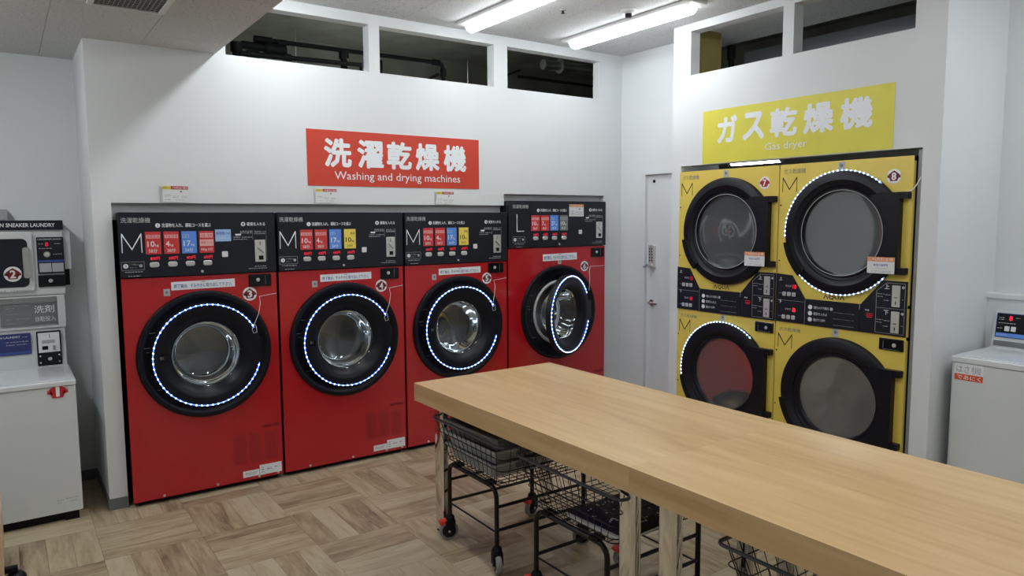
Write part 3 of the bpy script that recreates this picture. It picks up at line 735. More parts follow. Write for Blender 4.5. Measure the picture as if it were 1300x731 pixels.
# ================================================================== YELLOW GAS DRYERS
def gas_dryer(yl, label, up, nums, led_up, led_low):
    t = thing('gas_dryer', label, 'dryer', (X1 - .004, yl, 0), -PI / 2, 'yellow stacked gas dryers')
    W_ = .828; D = 1.0
    cx = .432
    MB().box(.004, W_ - .004, .025, D, .02, 1.985).obj('casing', BLACKM, t)
    def fpanel(name, z0, z1, cz):
        b = MB(); N = 48; a_, c_, e_ = [], [], []
        for k in range(N):
            a = 2 * PI * k / N; ux, uz = math.cos(a), math.sin(a)
            tt = min([(W_ - cx) / ux if ux > 1e-6 else 9, (0 - cx) / ux if ux < -1e-6 else 9, (z1 - cz) / uz if uz > 1e-6 else 9, (z0 - cz) / uz if uz < -1e-6 else 9])
            a_.append((cx + ux * tt, 0, cz + uz * tt)); c_.append((cx + ux * .31, 0, cz + uz * .31)); e_.append((cx + ux * tt, .024, cz + uz * tt))
        cs = [(W_, 0, z1), (0, 0, z1), (0, 0, z0), (W_, 0, z0)]
        fs = [(k, (k + 1) % N, N + (k + 1) % N, N + k) for k in range(N)] + [(2 * N + k, 2 * N + (k + 1) % N, (k + 1) % N, k) for k in range(N)]
        for ii, (qx, _, qz) in enumerate(cs):
            a = math.atan2(qz - cz, qx - cx) % (2 * PI); k = int(a / (2 * PI) * N); fs.append((3 * N + ii, (k + 1) % N, k))
        b.add(a_ + c_ + e_ + cs, fs); return b.obj(name, YEL, t)
    fpanel('front_panel', 1.145, 1.985, 1.560); fpanel('front_panel', .06, .986, .568)
    MB().box(0, W_, 0, .024, .986, 1.145).obj('middle_panel', YEL, t)
    MB().box(.02, W_ - .02, .02, .06, 0, .06).obj('plinth', BLACKM, t)
    for sz in (1.73, 1.38, .80, .45): MB().lathe([(.0001, .003), (.004, .003), (.005, 0)], (.012, 0, sz), 'y', 10).obj('screw', BLACKM, t)
    # control fields
    cp = MB().prism([(0, .990), (0, 1.297), (.112, 1.290), (.208, 1.145), (.208, .990)], -.008, 0).prism([(.212, .988), (.212, 1.150), (.560, 1.150), (.560, .988)], -.008, 0).prism([(.564, .988), (.564, 1.150), (.690, 1.297), (W_ - .002, 1.297), (W_ - .002, .988)], -.008, 0).obj('control_panel', BLACKP, t)
    y = -.0083
    b = MB().box(.010, .200, y - .0005, y, 1.128, 1.1295).box(.208, .2095, y - .001, y, .995, 1.145).box(.558, .561, y - .001, y, 1.12, 1.15)
    b.prism([(.655, 1.238), (.657, 1.238), (.712, 1.285), (.816, 1.285), (.816, 1.283), (.713, 1.283), (.657, 1.236), (.657, 1.142), (.655, 1.142)], y - .0005, y)
    b.box(.657, .817, y - .0005, y, 1.140, 1.1415).box(.815, .8165, y - .0005, y, .998, 1.284).box(.655, .6565, y - .0005, y, .998, 1.142).box(.657, .817, y - .0005, y, .998, .9995)
    stuff(b.obj('panel_lines', LIGHTG, cp))
    for ch, zz in (('上', 1.255), ('下', 1.108)):
        text(cp, ch, .022, zz, .044, zz + .022, PRINTW, y=y, bold=.01); text(cp, ch, .700, zz - .005, .728, zz + .022, PRINTW, y=y, bold=.01)
        text(cp, '10' if zz > 1.2 else '8', .120, zz - .050, .145, zz - .022, REDLED if up else REDDIM, y=y, bold=.02, name='digits')
        for k in range(3): MB().rbox(.048 + k * .034, .074 + k * .034, y - .003, y, zz - .098, zz - .072, .004, 2, ch=.001).obj('button', SILVER, cp)
        lines(cp, 'small_print', LIGHTG, [(.07, .11, zz - .03), (.07, .11, zz - .037), (.025, .045, zz - .082), (.66, .70, zz - .035), (.705, .735, zz - .038), (.66, .695, zz - .05), (.70, .73, zz - .07), (.80, .812, zz - .06)], y, .004, 8)
        cn = MB().rbox(.745, .790, y - .005, y, zz - .103, zz + .018, .002, 2, ch=.001).obj('coin_slot', SILVER, cp)
        MB().box(.765, .770, y - .006, y - .005, zz - .09, zz - .07).obj('coin_opening', BLACKM, cn); MB().box(.758, .778, y - .006, y - .005, zz - .052, zz - .048).obj('return_opening', BLACKM, cn)
        MB().disc((.805, y, zz + .008), .008, 0, .0006, n=16).obj('mark', LIGHTG, cp)
    for k, s_ in enumerate(('衣類を入れドアを閉める', '硬貨を入れる', '運転ボタンを押す')):
        zz = 1.102 - k * .038
        MB().disc((.245, y, zz), .014, 0, .0006, n=20).obj('step_mark', PRINTW, cp)
        text(cp, s_, .268, zz - .009, .268 + (.10, .09, .08)[k], zz + .009, PRINTW, y=y)
        lines(cp, 'small_print', LIGHTG, [(.40, .53, zz - .018)], y, .002, 20 + k)
    MB().disc((.385, y, 1.102), .010, 0, .0006, n=16).obj('mark', LIGHTG, cp)
    text(cp, '料金', .592, 1.115, .618, 1.125, PRINTW, y=y); lines(cp, 'red_print', REDDIM, [(.60, .64, 1.10), (.60, .64, 1.09), (.605, .635, 1.08)], y, .005, 9)
    # prints on the yellow
    for z0 in (1.925, .930):
        text(t, 'ガス乾燥機', .028, z0, .180, z0 + .032 if z0 > 1.5 else z0 + .024, INKG, y=-.0008)
    for zz in (1.812, .822):
        MB().prism([(.020, zz), (.024, zz), (.024, zz + .08), (.070, zz + .012), (.118, zz + .08), (.118, zz), (.122, zz), (.122, zz + .092), (.118, zz + .092), (.070, zz + .022), (.024, zz + .092), (.020, zz + .092)], -.001, 0).obj('size_letter', INKK, t)
    text(t, 'ΛQUΛ', .325, 1.157, .462, 1.186, INKK, y=-.0008, bold=.022, name='brand_lettering')
    for zz in (1.930, .938):
        pl = plate(t, 'tag_sticker', LIGHTG, .392, .432, zz, zz + .047, t=.0012); MB().disc((.412, -.0012, zz + .026), .010, 0, .0005, n=14).obj('mark', INKG, pl)
    lk = MB().rbox(.682, .818, -.010, 0, .903, .970, .003, 2, ch=.002).obj('lock_box', BLACKG, t)
    MB().lathe([(.0001, .004), (.010, .004), (.012, 0)], (.768, -.010, .935), 'y', 16).obj('lock', SILVER, lk)
    MB().box(.706, .707, -.0105, -.010, .91, .955).box(.706, .80, -.0105, -.010, .909, .910).obj('lock_seam', LIGHTG, lk)
    # doors
    for which, cz in ((0, 1.560), (1, .568)):
        d = MB().lathe([(.366, .000), (.366, .022), (.362, .030), (.352, .035), (.312, .040)], (cx, 0, cz), 'y', 84, a0=38, a1=322)
        d.lathe([(.312, .0), (.312, .040), (.304, .034), (.290, .026), (.282, .025), (.278, .018), (.266, .014), (.262, .020), (.252, .020), (.246, .010), (.242, -.004), (.242, -.03)], (cx, 0, cz), 'y', 96)
        dz = cz - 1.560
        hz0, hz1 = 1.333 + dz, 1.792 + dz
        arc = [(cx + .272 * math.cos(R(a)), cz + .272 * math.sin(R(a))) for a in range(-50, 51, 5)]
        d.prism([(cx + .245, hz0), (.780, hz0 + .004), (.780, hz1 - .004), (cx + .245, hz1)] + arc[::-1], -.043, -.002)
        d.rbox(.76, .822, -.040, -.001, hz1 - .040, hz1 - .002, .004, 2).rbox(.76, .822, -.040, -.001, hz0 + .002, hz0 + .040, .004, 2)
        door = d.obj('door', BLACKS, t)
        # grip at the lower left
        g = []
        for k in range(9):
            a = R(192 + 34 * k / 8); g.append((cx + .35 * math.cos(a), -.05, cz + .35 * math.sin(a)))
        gb = MB(); vs = []; fs = []
        for k in range(9):
            a = R(190 + 36 * k / 8)
            for rr, yy in ((.372, 0), (.374, -.040), (.322, -.054), (.304, -.036)): vs.append((cx + rr * math.cos(a), yy, cz + rr * math.sin(a)))
        for k in range(8):
            for q in range(3): fs.append((k * 4 + q, k * 4 + q + 1, k * 4 + q + 5, k * 4 + q + 4))
        fs += [(0, 1, 2, 3), (35, 34, 33, 32)]
        gb.add(vs, fs).obj('door_grip', BLACKM, door)
        MB().lathe([(.2435, .000), (.20, -.003), (.10, -.006), (.0001, -.007)], (cx, 0, cz), 'y', 64).obj('glass', GLASSD, door)
        MB().lathe([(.262, -.03), (.262, -.05), (.34, -.07), (.34, -.62), (.20, -.66), (.0001, -.66)], (cx, 0, cz), 'y', 48).obj('drum', DRUMD, t)
        MB().lathe([(.31, .0), (.30, -.02), (.262, -.05)], (cx, 0, cz), 'y', 48).obj('drum_collar', BLACKM, t)
        if which == 0:
            MB().lathe([(.2545, .0262), (.2525, .0272), (.2505, .0262)], (cx, 0, cz), 'y', 64).obj('seal', GREYP, door)
        L_ = led_up if which == 0 else led_low
        for (a0, a1, n) in L_: led_ring(door, (cx, cz), .367, -.026, a0, a1, STRIPY, LEDY, n)
        if nums[which]: badge(t, nums[which], .722, (1.878 if which == 0 else .88), -.0005, r=.040, ink=INKR if nums[which] == 7 else INKD)
    st = MB().box(.618, .772, -.052, -.050, 1.338, 1.430).obj('price_note', PLASTW, t)
    plate(st, 'note_header', ORANGE, .618, .772, 1.405, 1.430, y=-.052)
    text(st, 'ご利用料金表', .625, 1.409, .765, 1.426, PRINTW, y=-.0535)
    text(st, '8分100円', .655, 1.378, .735, 1.393, INKB, y=-.0525, bold=.02)
    lines(st, 'small_print', LIGHTG, [(.64, .75, 1.352), (.64, .75, 1.345), (.66, .73, 1.366)], -.052, .004, 4)
    return t
gas_dryer(-.965, 'yellow stacked gas dryers with number 7 badge, the pair beside the white door', False, (7, None), [], [(50, 190, 34)])
gas_dryer(-1.799, 'yellow stacked gas dryers with number 8 badge, upper door edged with small lights', True, (8, None), [(50, 185, 32), (215, 318, 24)], [])
t = thing('dryer_cable', 'thin white cable looping from dryer 8 to the side of the recess', 'cable', (X1, -2.60, 1.80))
MB().tube([(-.012, .03, -.015), (-.02, 0, -.01), (-.015, -.03, .0), (-.008, -.05, .03), (.0, -.064, .07)], .003, 6).obj('cord', PLASTW, t)

# ================================================================== SERVICE SPACE SEEN THROUGH THE OPENINGS
def pipe(label, pts, r, mt=BLACKM, name='pipe', n=12, cuffs=()):
    t = thing(name, label, 'pipe', pts[0]); o = Vector(pts[0])
    MB().tube([Vector(p) - o for p in pts], r, n).obj('run', mt, t)
    for (a, b2) in cuffs:
        a, b2 = Vector(a) - o, Vector(b2) - o; MB().tube([a, b2], r * 1.45, n).obj('coupling', mt, t)
    return t
pipe('thick black pipe running level behind the left and middle openings', [(1.0, .60, 2.90), (2.42, .60, 2.905), (2.46, .60, 2.895), (2.475, .60, 2.86), (2.475, .60, 2.3)], .017, cuffs=[((.98, .60, 2.90), (1.10, .60, 2.90)), ((1.14, .60, 2.895), (1.2, .60, 2.895)), ((2.38, .60, 2.905), (2.44, .60, 2.905)), ((2.475, .6, 2.86), (2.475, .6, 2.80))])
pipe('black pipe low behind the left opening, just above its sill', [(.86, .50, 2.77), (1.72, .50, 2.79), (1.72, .50, 2.4)], .018, cuffs=[((.90, .5, 2.771), (.98, .5, 2.773)), ((1.15, .5, 2.778), (1.2, .5, 2.779))])
pipe('bulky black valve body at the left end of the left opening', [(.86, .60, 2.60), (.86, .60, 2.83), (.90, .60, 2.85), (1.20, .60, 2.845)], .028, cuffs=[((.86, .6, 2.80), (.86, .6, 2.86)), ((1.05, .6, 2.846), (1.18, .6, 2.845))])
pipe('upright black pipe near the right jamb of the left opening', [(1.63, .60, 2.3), (1.63, .60, 2.88)], .025, cuffs=[((1.63, .6, 2.84), (1.63, .6, 2.9))])
pipe('short upright black pipe at the left of the middle opening', [(1.99, .75, 2.3), (1.99, .75, 2.90)], .02)
pipe('slanting black pipe beside the elbow in the middle opening', [(2.25, .62, 2.72), (2.44, .62, 2.82)], .012)
pipe('thin hanger rod behind the left opening', [(1.27, .60, 3.0), (1.27, .60, 2.70)], .004, GALV, 'hanger_rod', 6)
pipe('thin hanger rod behind the middle opening', [(2.80, .75, 3.0), (2.80, .75, 2.70)], .004, GALV, 'hanger_rod', 6)
pipe('shiny galvanised round duct behind the right opening', [(3.80, 1.0, 3.12), (4.55, 1.0, 3.14)], .048, GALV, 'duct', 20, cuffs=[((4.0, 1.0, 3.125), (4.02, 1.0, 3.126))])
pipe('black pipe running level behind the right opening', [(3.36, .80, 2.93), (4.25, .80, 2.93)], .014)
pipe('dark conduit slanting upwards behind the right opening', [(3.0, .60, 2.84), (3.6, 1.1, 3.06)], .010)
pipe('upright black pipe beside the olive board behind the dryer wall opening', [(4.20, -.88, 2.4), (4.20, -.88, 2.97)], .022, cuffs=[((4.20, -.88, 2.88), (4.20, -.88, 2.98))])
tag(MB().box(0, .30, 0, .012, 0, .85).obj('board', OLIVE, loc=(X1 + .100, -.984, 2.45)), 'olive board at the left end inside the left opening of the dryer wall', 'board')
tag(MB().box(0, .30, -2.0, 0, 0, .42).obj('beam', mat('grey_beam', (.36, .38, .40), .8), loc=(4.7, -.62, 2.62)), 'pale grey beam low behind the openings of the dryer wall', 'beam')
# glowing tube added for the bright strip in the slot over the dryers
t = thing('slot_glow_tube', 'glowing tube put in for the bright strip in the slot above the left gas dryer', 'lamp', (3.80, -1.225, 2.045))
MB().tube([(0, 0, 0), (0, -.40, 0)], .022, 12).obj('tube', DIFFS, t)
MB().tube([(0, .03, 0), (0, 0, 0)], .022, 12).obj('end_cap', GREYP, t); MB().tube([(0, -.40, 0), (0, -.43, 0)], .022, 12).obj('end_cap', GREYP, t)
for (px_, py_, pz_, lb) in ((2.4, 1.6, 2.25, 'unseen tube added behind the back wall to brighten the space in its openings'), (5.0, -1.3, 2.3, 'unseen tube added behind the dryer wall to brighten the space in its openings')):  # hidden tubes added below the sills to brighten the service space
    t = thing('added_tube', lb, 'lamp', (px_, py_, pz_), 0, 'added hidden tubes')
    MB().tube([(-.6, 0, 0), (.6, 0, 0)], .016, 10).obj('tube', DIFFV if px_ < 3 else DIFFU, t)
    MB().box(-.62, .62, -.03, .03, -.06, -.02).obj('base', PLASTW, t)

# ================================================================== TABLES
def table(y0, y1, label, joint):
    t = thing('table', label, 'table', (1.205, y1, 0), 0, 'wooden folding tables placed end to end')
    w = .906; l = y1 - y0
    top = MB().rbox(-l, 0, -w, 0, .706, .799, .0006, 1, 'z').obj('tabletop', TABLEW, t, rot=(0, 0, PI / 2))
    top.location = (0, 0, 0)
    # rotated by 90 degrees: local x -> y, local -y -> x
    for (lx, ly) in ((.082, -.056), (.082, -l + .056 + .086), (w - .13, -.056), (w - .13, -l + .142)):
        lg = MB().rbox(lx, lx + .048, ly - .086, ly, .012, .706, .018, 5, 'z').obj('leg', CHROME, t)
        for p in lg.data.polygons: p.use_smooth = True
        lg.data.set_sharp_from_angle(angle=R(50))
        MB().rbox(lx + .004, lx + .044, ly - .082, ly - .004, 0, .012, .012, 3, 'z').obj('foot', BLACKM, lg)
        MB().box(lx - .01, lx + .058, ly - .096, ly + .01, .700, .7058).obj('mounting_plate', BLACKM, lg)
    return t
table(-2.8548, -1.255, 'farther oak-topped table on chrome legs, its corner in front of the red machines', True)
table(-4.455, -2.8552, 'nearer oak-topped table on chrome legs, running out at the lower right', True)

# ================================================================== BASKET CARTS
def caster(parent, x, y, yaw, brake):
    c = MB()
    c.lathe([(.016, .098), (.024, .100), (.024, .118), (.018, .128), (.0001, .128)], (0, 0, 0), 'z', 16)
    for s_ in (-1, 1): c.rbox(-.026, .022, s_ * .021 - .003, s_ * .021 + .003, .040, .105, .010, 3, 'y')
    c.rbox(-.028, .026, -.024, .024, .088, .104, .008, 3, 'z')
    o = c.obj('caster', BLACKM, parent, loc=(x, y, 0), rot=(0, 0, yaw))
    w = MB().lathe([(.020, -.014), (.040, -.015), (.047, -.011), (.0495, 0), (.047, .011), (.040, .015), (.020, .014)], (-.008, 0, .0495), 'y', 32).obj('wheel', TREAD, o)
    for s_ in (-1, 1):
        MB().lathe([(.0001, .003), (.008, .003), (.034, .001), (.040, -.002)], (-.008, s_ * .0150, .0495), 'y', 24).obj('hub', BLACKG, o) if s_ < 0 else MB().lathe([(.0001, -.003), (.008, -.003), (.034, -.001), (.040, .002)], (-.008, .0150, .0495), 'y', 24).obj('hub', BLACKG, o)
        MB().lathe([(.0001, .002 * (1 if s_ < 0 else -1)), (.006, 0)], (-.008, s_ * .0255, .0495), 'y', 10).obj('axle_cap', SILVER, o)
    if brake: MB().add([(-.02, -.02, .092), (-.02, .02, .092), (-.055, .018, .100), (-.055, -.018, .100), (-.02, -.02, .108), (-.02, .02, .108), (-.058, .022, .092), (-.058, -.022, .092), (-.05, .02, .080), (-.05, -.02, .080)],
            [(4, 5, 2, 3), (3, 2, 6, 7), (7, 6, 8, 9), (9, 8, 1, 0), (0, 1, 5, 4), (4, 3, 7, 9, 0), (5, 1, 8, 6, 2)]).obj('brake_pedal', PEDAL, o)
    return o

def wire_cart(label, loc, rz=0, yaws=(0, 0, 0, 0)):
    """local x across (0 at the near side), local y along the table (0 at the far end, going negative)"""
    t = thing('wire_basket_cart', label, 'laundry cart', loc, rz, 'black wire laundry carts under the tables')
    XA, XB, YA, YB_ = .0, .525, 0.0, -.445          # posts
    tops = .408
    for k, (x, y) in enumerate(((XA, YA), (XA, YB_), (XB, YA), (XB, YB_))):
        caster(t, x, y, yaws[k], k in (0, 2))
    for x in (XA, XB):
        pts = [(x, YA, .126), (x, YA, tops - .05)] + [(x, YA - .05 + .05 * math.cos(a), tops - .05 + .05 * math.sin(a)) for a in [R(q) for q in (22, 45, 68, 90)]] + \
              [(x, YB_ + .05 - .05 * math.sin(a), tops - .05 + .05 * math.cos(a)) for a in [R(q) for q in (0, 22, 45, 68, 90)]] + [(x, YB_, .126)]
        MB().tube(pts, .0115, 10).obj('frame_tube', TUBE, t)
    for y in (YA, YB_):
        for z in (.318, .205): MB().tube([(XA, y, z), (XB, y, z)], .008, 8).obj('cross_bar', TUBE, t)
    for x in (XA, XB): MB().tube([(x, YA, .195), (x, YB_, .195)], .0045, 6).obj('tie_rod', TUBE, t)
    # basket
    zb, zt = .424, .635
    rim = (-.045, .580, .100, -.560); bot = (.005, .520, .03, -.475)
    lerp = lambda f: [bot[i] + (rim[i] - bot[i]) * f for i in range(4)]
    def loop(f, r, n=8, rad=.03, mt=TUBE):
        a0, a1, b0, b1 = lerp(f); z = zb + (zt - zb) * f; pts = []
        for qx, qy, st in ((a1 - rad, b0 - rad, 0), (a0 + rad, b0 - rad, 90), (a0 + rad, b1 + rad, 180), (a1 - rad, b1 + rad, 270)):
            for k in range(5): an = R(st + 90 * k / 4); pts.append((qx + rad * math.cos(an), qy + rad * math.sin(an), z))
        return pts
    bk = MB().tube(loop(1, 0), .0068, 8, True).obj('basket_rim', RIMB, t)
    w = MB()
    for f in (0, .10, .38, .68): w.tube(loop(f, 0), .0028, 4, True)
    wr = .0021
    R_, B_ = rim, bot
    n = 14
    for k in range(1, n):
        s_ = k / n
        yr, yb2 = R_[2] + (R_[3] - R_[2]) * s_, B_[2] + (B_[3] - B_[2]) * s_
        w.tube([(R_[0], yr, zt), (B_[0], yb2, zb), (B_[1], yb2, zb), (R_[1], yr, zt)], wr, 4)
    n = 12
    for k in range(1, n):
        s_ = k / n
        xr, xb = R_[0] + (R_[1] - R_[0]) * s_, B_[0] + (B_[1] - B_[0]) * s_
        w.tube([(xr, R_[2], zt), (xb, B_[2], zb), (xb, B_[3], zb), (xr, R_[3], zt)], wr, 4)
    stuff(w.obj('wire_mesh', TUBE, t))
    for (a, b2) in ((-.012, -.10), (-.012, -.40), (.49, -.10), (.49, -.40)): MB().box(a, a + .044, b2, b2 + .05, .411, .424).obj('basket_clip', BLACKM, t)
    return t
AC = math.atan2(-.82, -.55)
wire_cart('black wire basket cart holding grey trays, under the far corner of the table', (1.293, -1.462, 0), R(-.8), yaws=(AC + PI / 2 + .25, AC + PI + .25, AC + PI / 2 + .9, AC + PI / 2 + .2))
wire_cart('black wire basket cart with a navy printed bag, behind the paired chrome legs', (1.293, -2.205, 0), R(.5), yaws=(AC + PI / 2 - .2, AC + PI, AC + PI / 2 + .5, AC + PI / 2))
wire_cart('empty black wire basket cart at the bottom edge, under the nearer table', (1.31, -3.285, 0), 0, yaws=(.4, 1.2, .3, .2))

# trays in the first cart
def tray(k, label):
    t = thing('plastic_tray', label, 'tray', (1.478, -1.640, .4285 + k * .064), R(2 * k - 1), 'grey trays nested in the first cart')
    h = .072; b = MB()
    A, B = (.150, .195), (.172, .222)
    def ring(ax, ay, z): return [(ax, ay, z), (-ax, ay, z), (-ax, -ay, z), (ax, -ay, z)]
    vs = ring(A[0], A[1], 0) + ring(B[0], B[1], h) + ring(B[0] + .010, B[1] + .010, h) + ring(B[0] + .010, B[1] + .010, h - .012) + ring(B[0] - .004, B[1] - .004, h - .001) + ring(A[0] - .002, A[1] - .002, .004)
    fs = [(3, 2, 1, 0)]
    for a, c in ((0, 1), (2, 3), (1, 2), (4, 5)):
        for i in range(4): fs.append((a * 4 + i, a * 4 + (i + 1) % 4, c * 4 + (i + 1) % 4, c * 4 + i))
    for i in range(4): fs.append((4 + i, 4 + (i + 1) % 4, 16 + (i + 1) % 4, 16 + i))
    fs.append((20, 21, 22, 23))
    b.add(vs, fs); b.obj('tray_shell', TRAYL if k < 2 else TRAYM, t, bevel=.004)
    for s_ in (-1, 1): MB().rbox(-.05, .05, s_ * (B[1] + .010) - .004, s_ * (B[1] + .010) + .004, h - .030, h - .004, .006, 3).obj('handle', TRAYM, t)
tray(0, 'lowest grey plastic tray nested in the first wire cart')
tray(1, 'middle grey plastic tray nested in the first wire cart')
tray(2, 'topmost dark grey plastic tray nested in the first wire cart')

# navy printed bag lying on a white sheet in the second cart
sh = tag(MB().rbox(-.215, .215, -.16, .16, 0, .010, .01, 3, 'z').obj('paper_sheet', PRINTW, loc=(1.545, -2.52, .4275), rot=(0, 0, R(4))), 'white folded sheet lying under the navy bag in the second cart', 'sheet')
bg = MB(); nx, ny = 10, 8; vs = []
for z_ in (0, 1):
    for i in range(nx + 1):
        for j in range(ny + 1):
            ex = min(i, nx - i, j, ny - j); h = (.016 if ex > 0 else .004) * z_ + (.003 * math.sin(i * 1.7) * math.cos(j * 1.3) * z_)
            vs.append((-.215 + .43 * i / nx, -.165 + .33 * j / ny, h))
M_ = (nx + 1) * (ny + 1); fs = []
for i in range(nx):
    for j in range(ny):
        q = i * (ny + 1) + j; fs.append((q, q + ny + 1, q + ny + 2, q + 1)); fs.append((M_ + q, M_ + q + 1, M_ + q + ny + 2, M_ + q + ny + 1))
for i in range(nx):
    for j_ in (0, ny): q = i * (ny + 1) + j_; fs.append((q, q + ny + 1, M_ + q + ny + 1, M_ + q))
for j in range(ny):
    for i_ in (0, nx): q = i_ * (ny + 1) + j; fs.append((q, q + 1, M_ + q + 1, M_ + q))
bg.add(vs, fs, True)
t = thing('printed_bag', 'navy bag with white printed marks lying flat in the second cart', 'bag', (1.558, -2.52, .4395), R(3))
bo = bg.obj('fabric', NAVY, t)
rnd = random.Random(3); b = MB()
for k in range(90):
    x, y = rnd.uniform(-.19, .19), (-.12, -.105, -.05, -.035, .03, .09, .105)[k % 7] + rnd.uniform(-.006, .006)
    a = rnd.uniform(0, PI); r_ = rnd.uniform(.003, .008); z_ = .0195
    b.tube([(x + r_ * math.cos(a + q * .9), y + r_ * math.sin(a + q * .9), z_) for q in range(4)], .0014, 4)
stuff(b.obj('printed_marks', PRINTW, t))

gb = MB().lathe([(.0001, 0), (.05, .004), (.075, .03), (.078, .07), (.06, .10), (.03, .118), (.0001, .122)], (0, 0, 0), 'z', 20)
gb.v = [(x_ * (1 + .10 * math.sin(9 * z_ * 10 + y_ * 30)) * .7, y_ * 1.3 + .01 * math.sin(x_ * 60 + z_ * 40), z_) for x_, y_, z_ in gb.v]
tag(gb.obj('plastic_bag', mat('blue_grey_plastic', (.30, .34, .38), .35, var=.2, vscale=20), loc=(1.725, -2.615, .462)), 'crumpled blue-grey plastic bag behind the paired chrome legs, on the navy bag', 'bag')

# ================================================================== LEFT ALCOVE: WHITE COIN WASHER AND SHOE WASHER
xr, xl = -.239, -.84; yf = -.027
t = thing('coin_washer', 'white top-loading coin washer with number 1 sticker at the left edge', 'washing machine', (xl, yf, 0))
w = xr - xl; D = .53
MB().rbox(0, w, 0, D, .052, .758, .012, 4, 'z').obj('body', WHITE, t, bevel=.002)
MB().box(.02, w - .03, .035, D - .03, 0, .052).obj('plinth', BLACKM, t)
MB().box(w - .09, w - .02, .018, .06, .0, .052).obj('foot', BLACKM, t)
MB().rbox(-.003, w + .003, -.006, D, .760, .787, .012, 4, 'z').obj('top_cover', LIDW, t, bevel=.004)
MB().rbox(.03, w - .04, .03, D - .09, .787, .792, .02, 4, 'z').obj('lid', LIDW, t, bevel=.0015)
cs = MB().add([(0, D - .02, .787), (w - .005, D - .02, .787), (w - .005, D + .10, .787), (0, D + .10, .787), (0, D + .005, 1.018), (w - .005, D + .005, 1.018), (w - .005, D + .10, 1.018), (0, D + .10, 1.018)],
    [(0, 1, 5, 4), (1, 2, 6, 5), (2, 3, 7, 6), (3, 0, 4, 7), (4, 5, 6, 7), (0, 3, 2, 1)]).obj('console', WHITE, t)
yy = D - .012
q = -xl
dp = plate(t, 'display_panel', PURPLE, -.66 + q, -.419 + q, .875, 1.000, y=yy, t=.006, r=.004)
plate(dp, 'display_band', INKB, -.655 + q, -.422 + q, .879, .893, y=yy - .006, t=.0006)
text(dp, 'COIN LAUNDRY', -.60 + q, .975, -.47 + q, .987, PRINTW, y=yy - .0072, bold=.01)
lines(dp, 'small_print', LIGHTG, [(-.54 + q, -.50 + q, .935), (-.49 + q, -.44 + q, .935), (-.46 + q, -.43 + q, .978), (-.54 + q, -.43 + q, .952)], yy - .006, .005, 3)
cu = plate(t, 'coin_unit', BLACKG, -.392 + q, -.268 + q, .797, 1.003, y=yy, t=.012, r=.004)
cp = plate(cu, 'coin_plate', PRINTW, -.384 + q, -.276 + q, .876, .994, y=yy - .012, t=.002)
plate(cu, 'coin_label', LIGHTG, -.366 + q, -.300 + q, .930, .950, y=yy - .014, t=.0006)
plate(cu, 'coin_opening', BLACKM, -.366 + q, -.336 + q, .892, .914, y=yy - .014, t=.0006)
plate(cu, 'coin_opening', BLACKM, -.327 + q, -.324 + q, .962, .985, y=yy - .014, t=.0006)
MB().box(-.312 + q, -.300 + q, yy - .024, yy - .014, .888, .915).obj('return_lever', STEEL, cu)
MB().lathe([(.0001, .006), (.009, .005), (.011, 0)], (-.330 + q, yy - .012, .835), 'y', 16).obj('lock', SILVER, cu)
b = MB()
for sx in (-.378, -.282):
    for sz in (.815, .855): b.lathe([(.0001, .003), (.005, 0)], (sx + q, yy - .012, sz), 'y', 10)
b.obj('screws', SILVER, cu)
MB().disc((-.330 + q, D - .04, .7925), .012, 0, .0008, 'z', 16).obj('lid_mark', PRINTW, t)
badge(t, 1, -.325 + q, .733, -.0005, r=.052, ink=INKR, disc=False)
lines(t, 'faint_print', LIGHTG, [(-.36 + q, -.33 + q, .125), (-.32 + q, -.26 + q, .13), (-.36 + q, -.34 + q, .112), (-.30 + q, -.27 + q, .112)], -.0006, .006, 12)

yp = .500
t = thing('detergent_stand', 'white stand with grey detergent panel between coin washer and shoe washer', 'stand', (xl, yp, 1.02))
MB().box(0, w + .003, 0, .145, 0, .010).box(0, w + .003, 0, .145, .186, .196).box(w - .035, w + .003, 0, .145, .010, .186).box(0, .03, 0, .145, .010, .186).box(.03, w - .035, .05, .145, .010, .186).obj('shell', WHITE, t)
pn = MB().box(.28, w - .032, .036, .05, .020, .150).obj('detergent_panel', mat('panel_grey', (.17, .18, .185), .5), t)
MB().box(-.40 + q, -.272 + q, .0345, .036, .025, .146).obj('lettering_field', INKG, pn)
text(pn, '洗剤', -.392 + q, .088, -.290 + q, .135, PRINTW, y=.0335, bold=.005)
text(pn, '自動投入', -.388 + q, .038, -.285 + q, .068, PRINTW, y=.0335)
lines(pn, 'small_print', LIGHTG, [(-.53 + q, -.49 + q, .125), (-.53 + q, -.47 + q, .09), (-.53 + q, -.50 + q, .06), (-.48 + q, -.42 + q, .06), (-.53 + q, -.48 + q, .035), (-.54 + q, -.41 + q, .138)], .036, .004, 6)

t = thing('shoe_washer', 'white coin shoe washer with dark window and number 2 badge above the coin washer', 'washing machine', (xl, yp - .002, 1.217))
z = -1.217
MB().rbox(0, w + .012, 0, .145, .002, .445, .008, 3, 'y', ch=.003).obj('body', WHITE, t)
hb = plate(t, 'header', BLACKP, 0, w + .018, .388, .444, y=0, t=.012)
text(hb, 'COIN SNEAKER LAUNDRY', -.577 + q, .405, -.262 + q, .428, PRINTW, y=-.0125, bold=.02)
dd = MB().rbox(-.74 + q, -.378 + q, -.020, 0, .028, .378, .02, 5, 'y', ch=.005).obj('door', WHITE, t)
plate(dd, 'window', SMOKE, -.72 + q, -.405 + q, .056, .338, y=-.020, t=.003, r=.030)
hn = MB().rbox(-.432 + q, -.396 + q, -.046, -.020, .108, .288, .010, 4, 'y', ch=.005).obj('handle', CHROME, dd)
badge(dd, 2, -.484 + q, .134, -.0235, r=.044, ink=INKD)
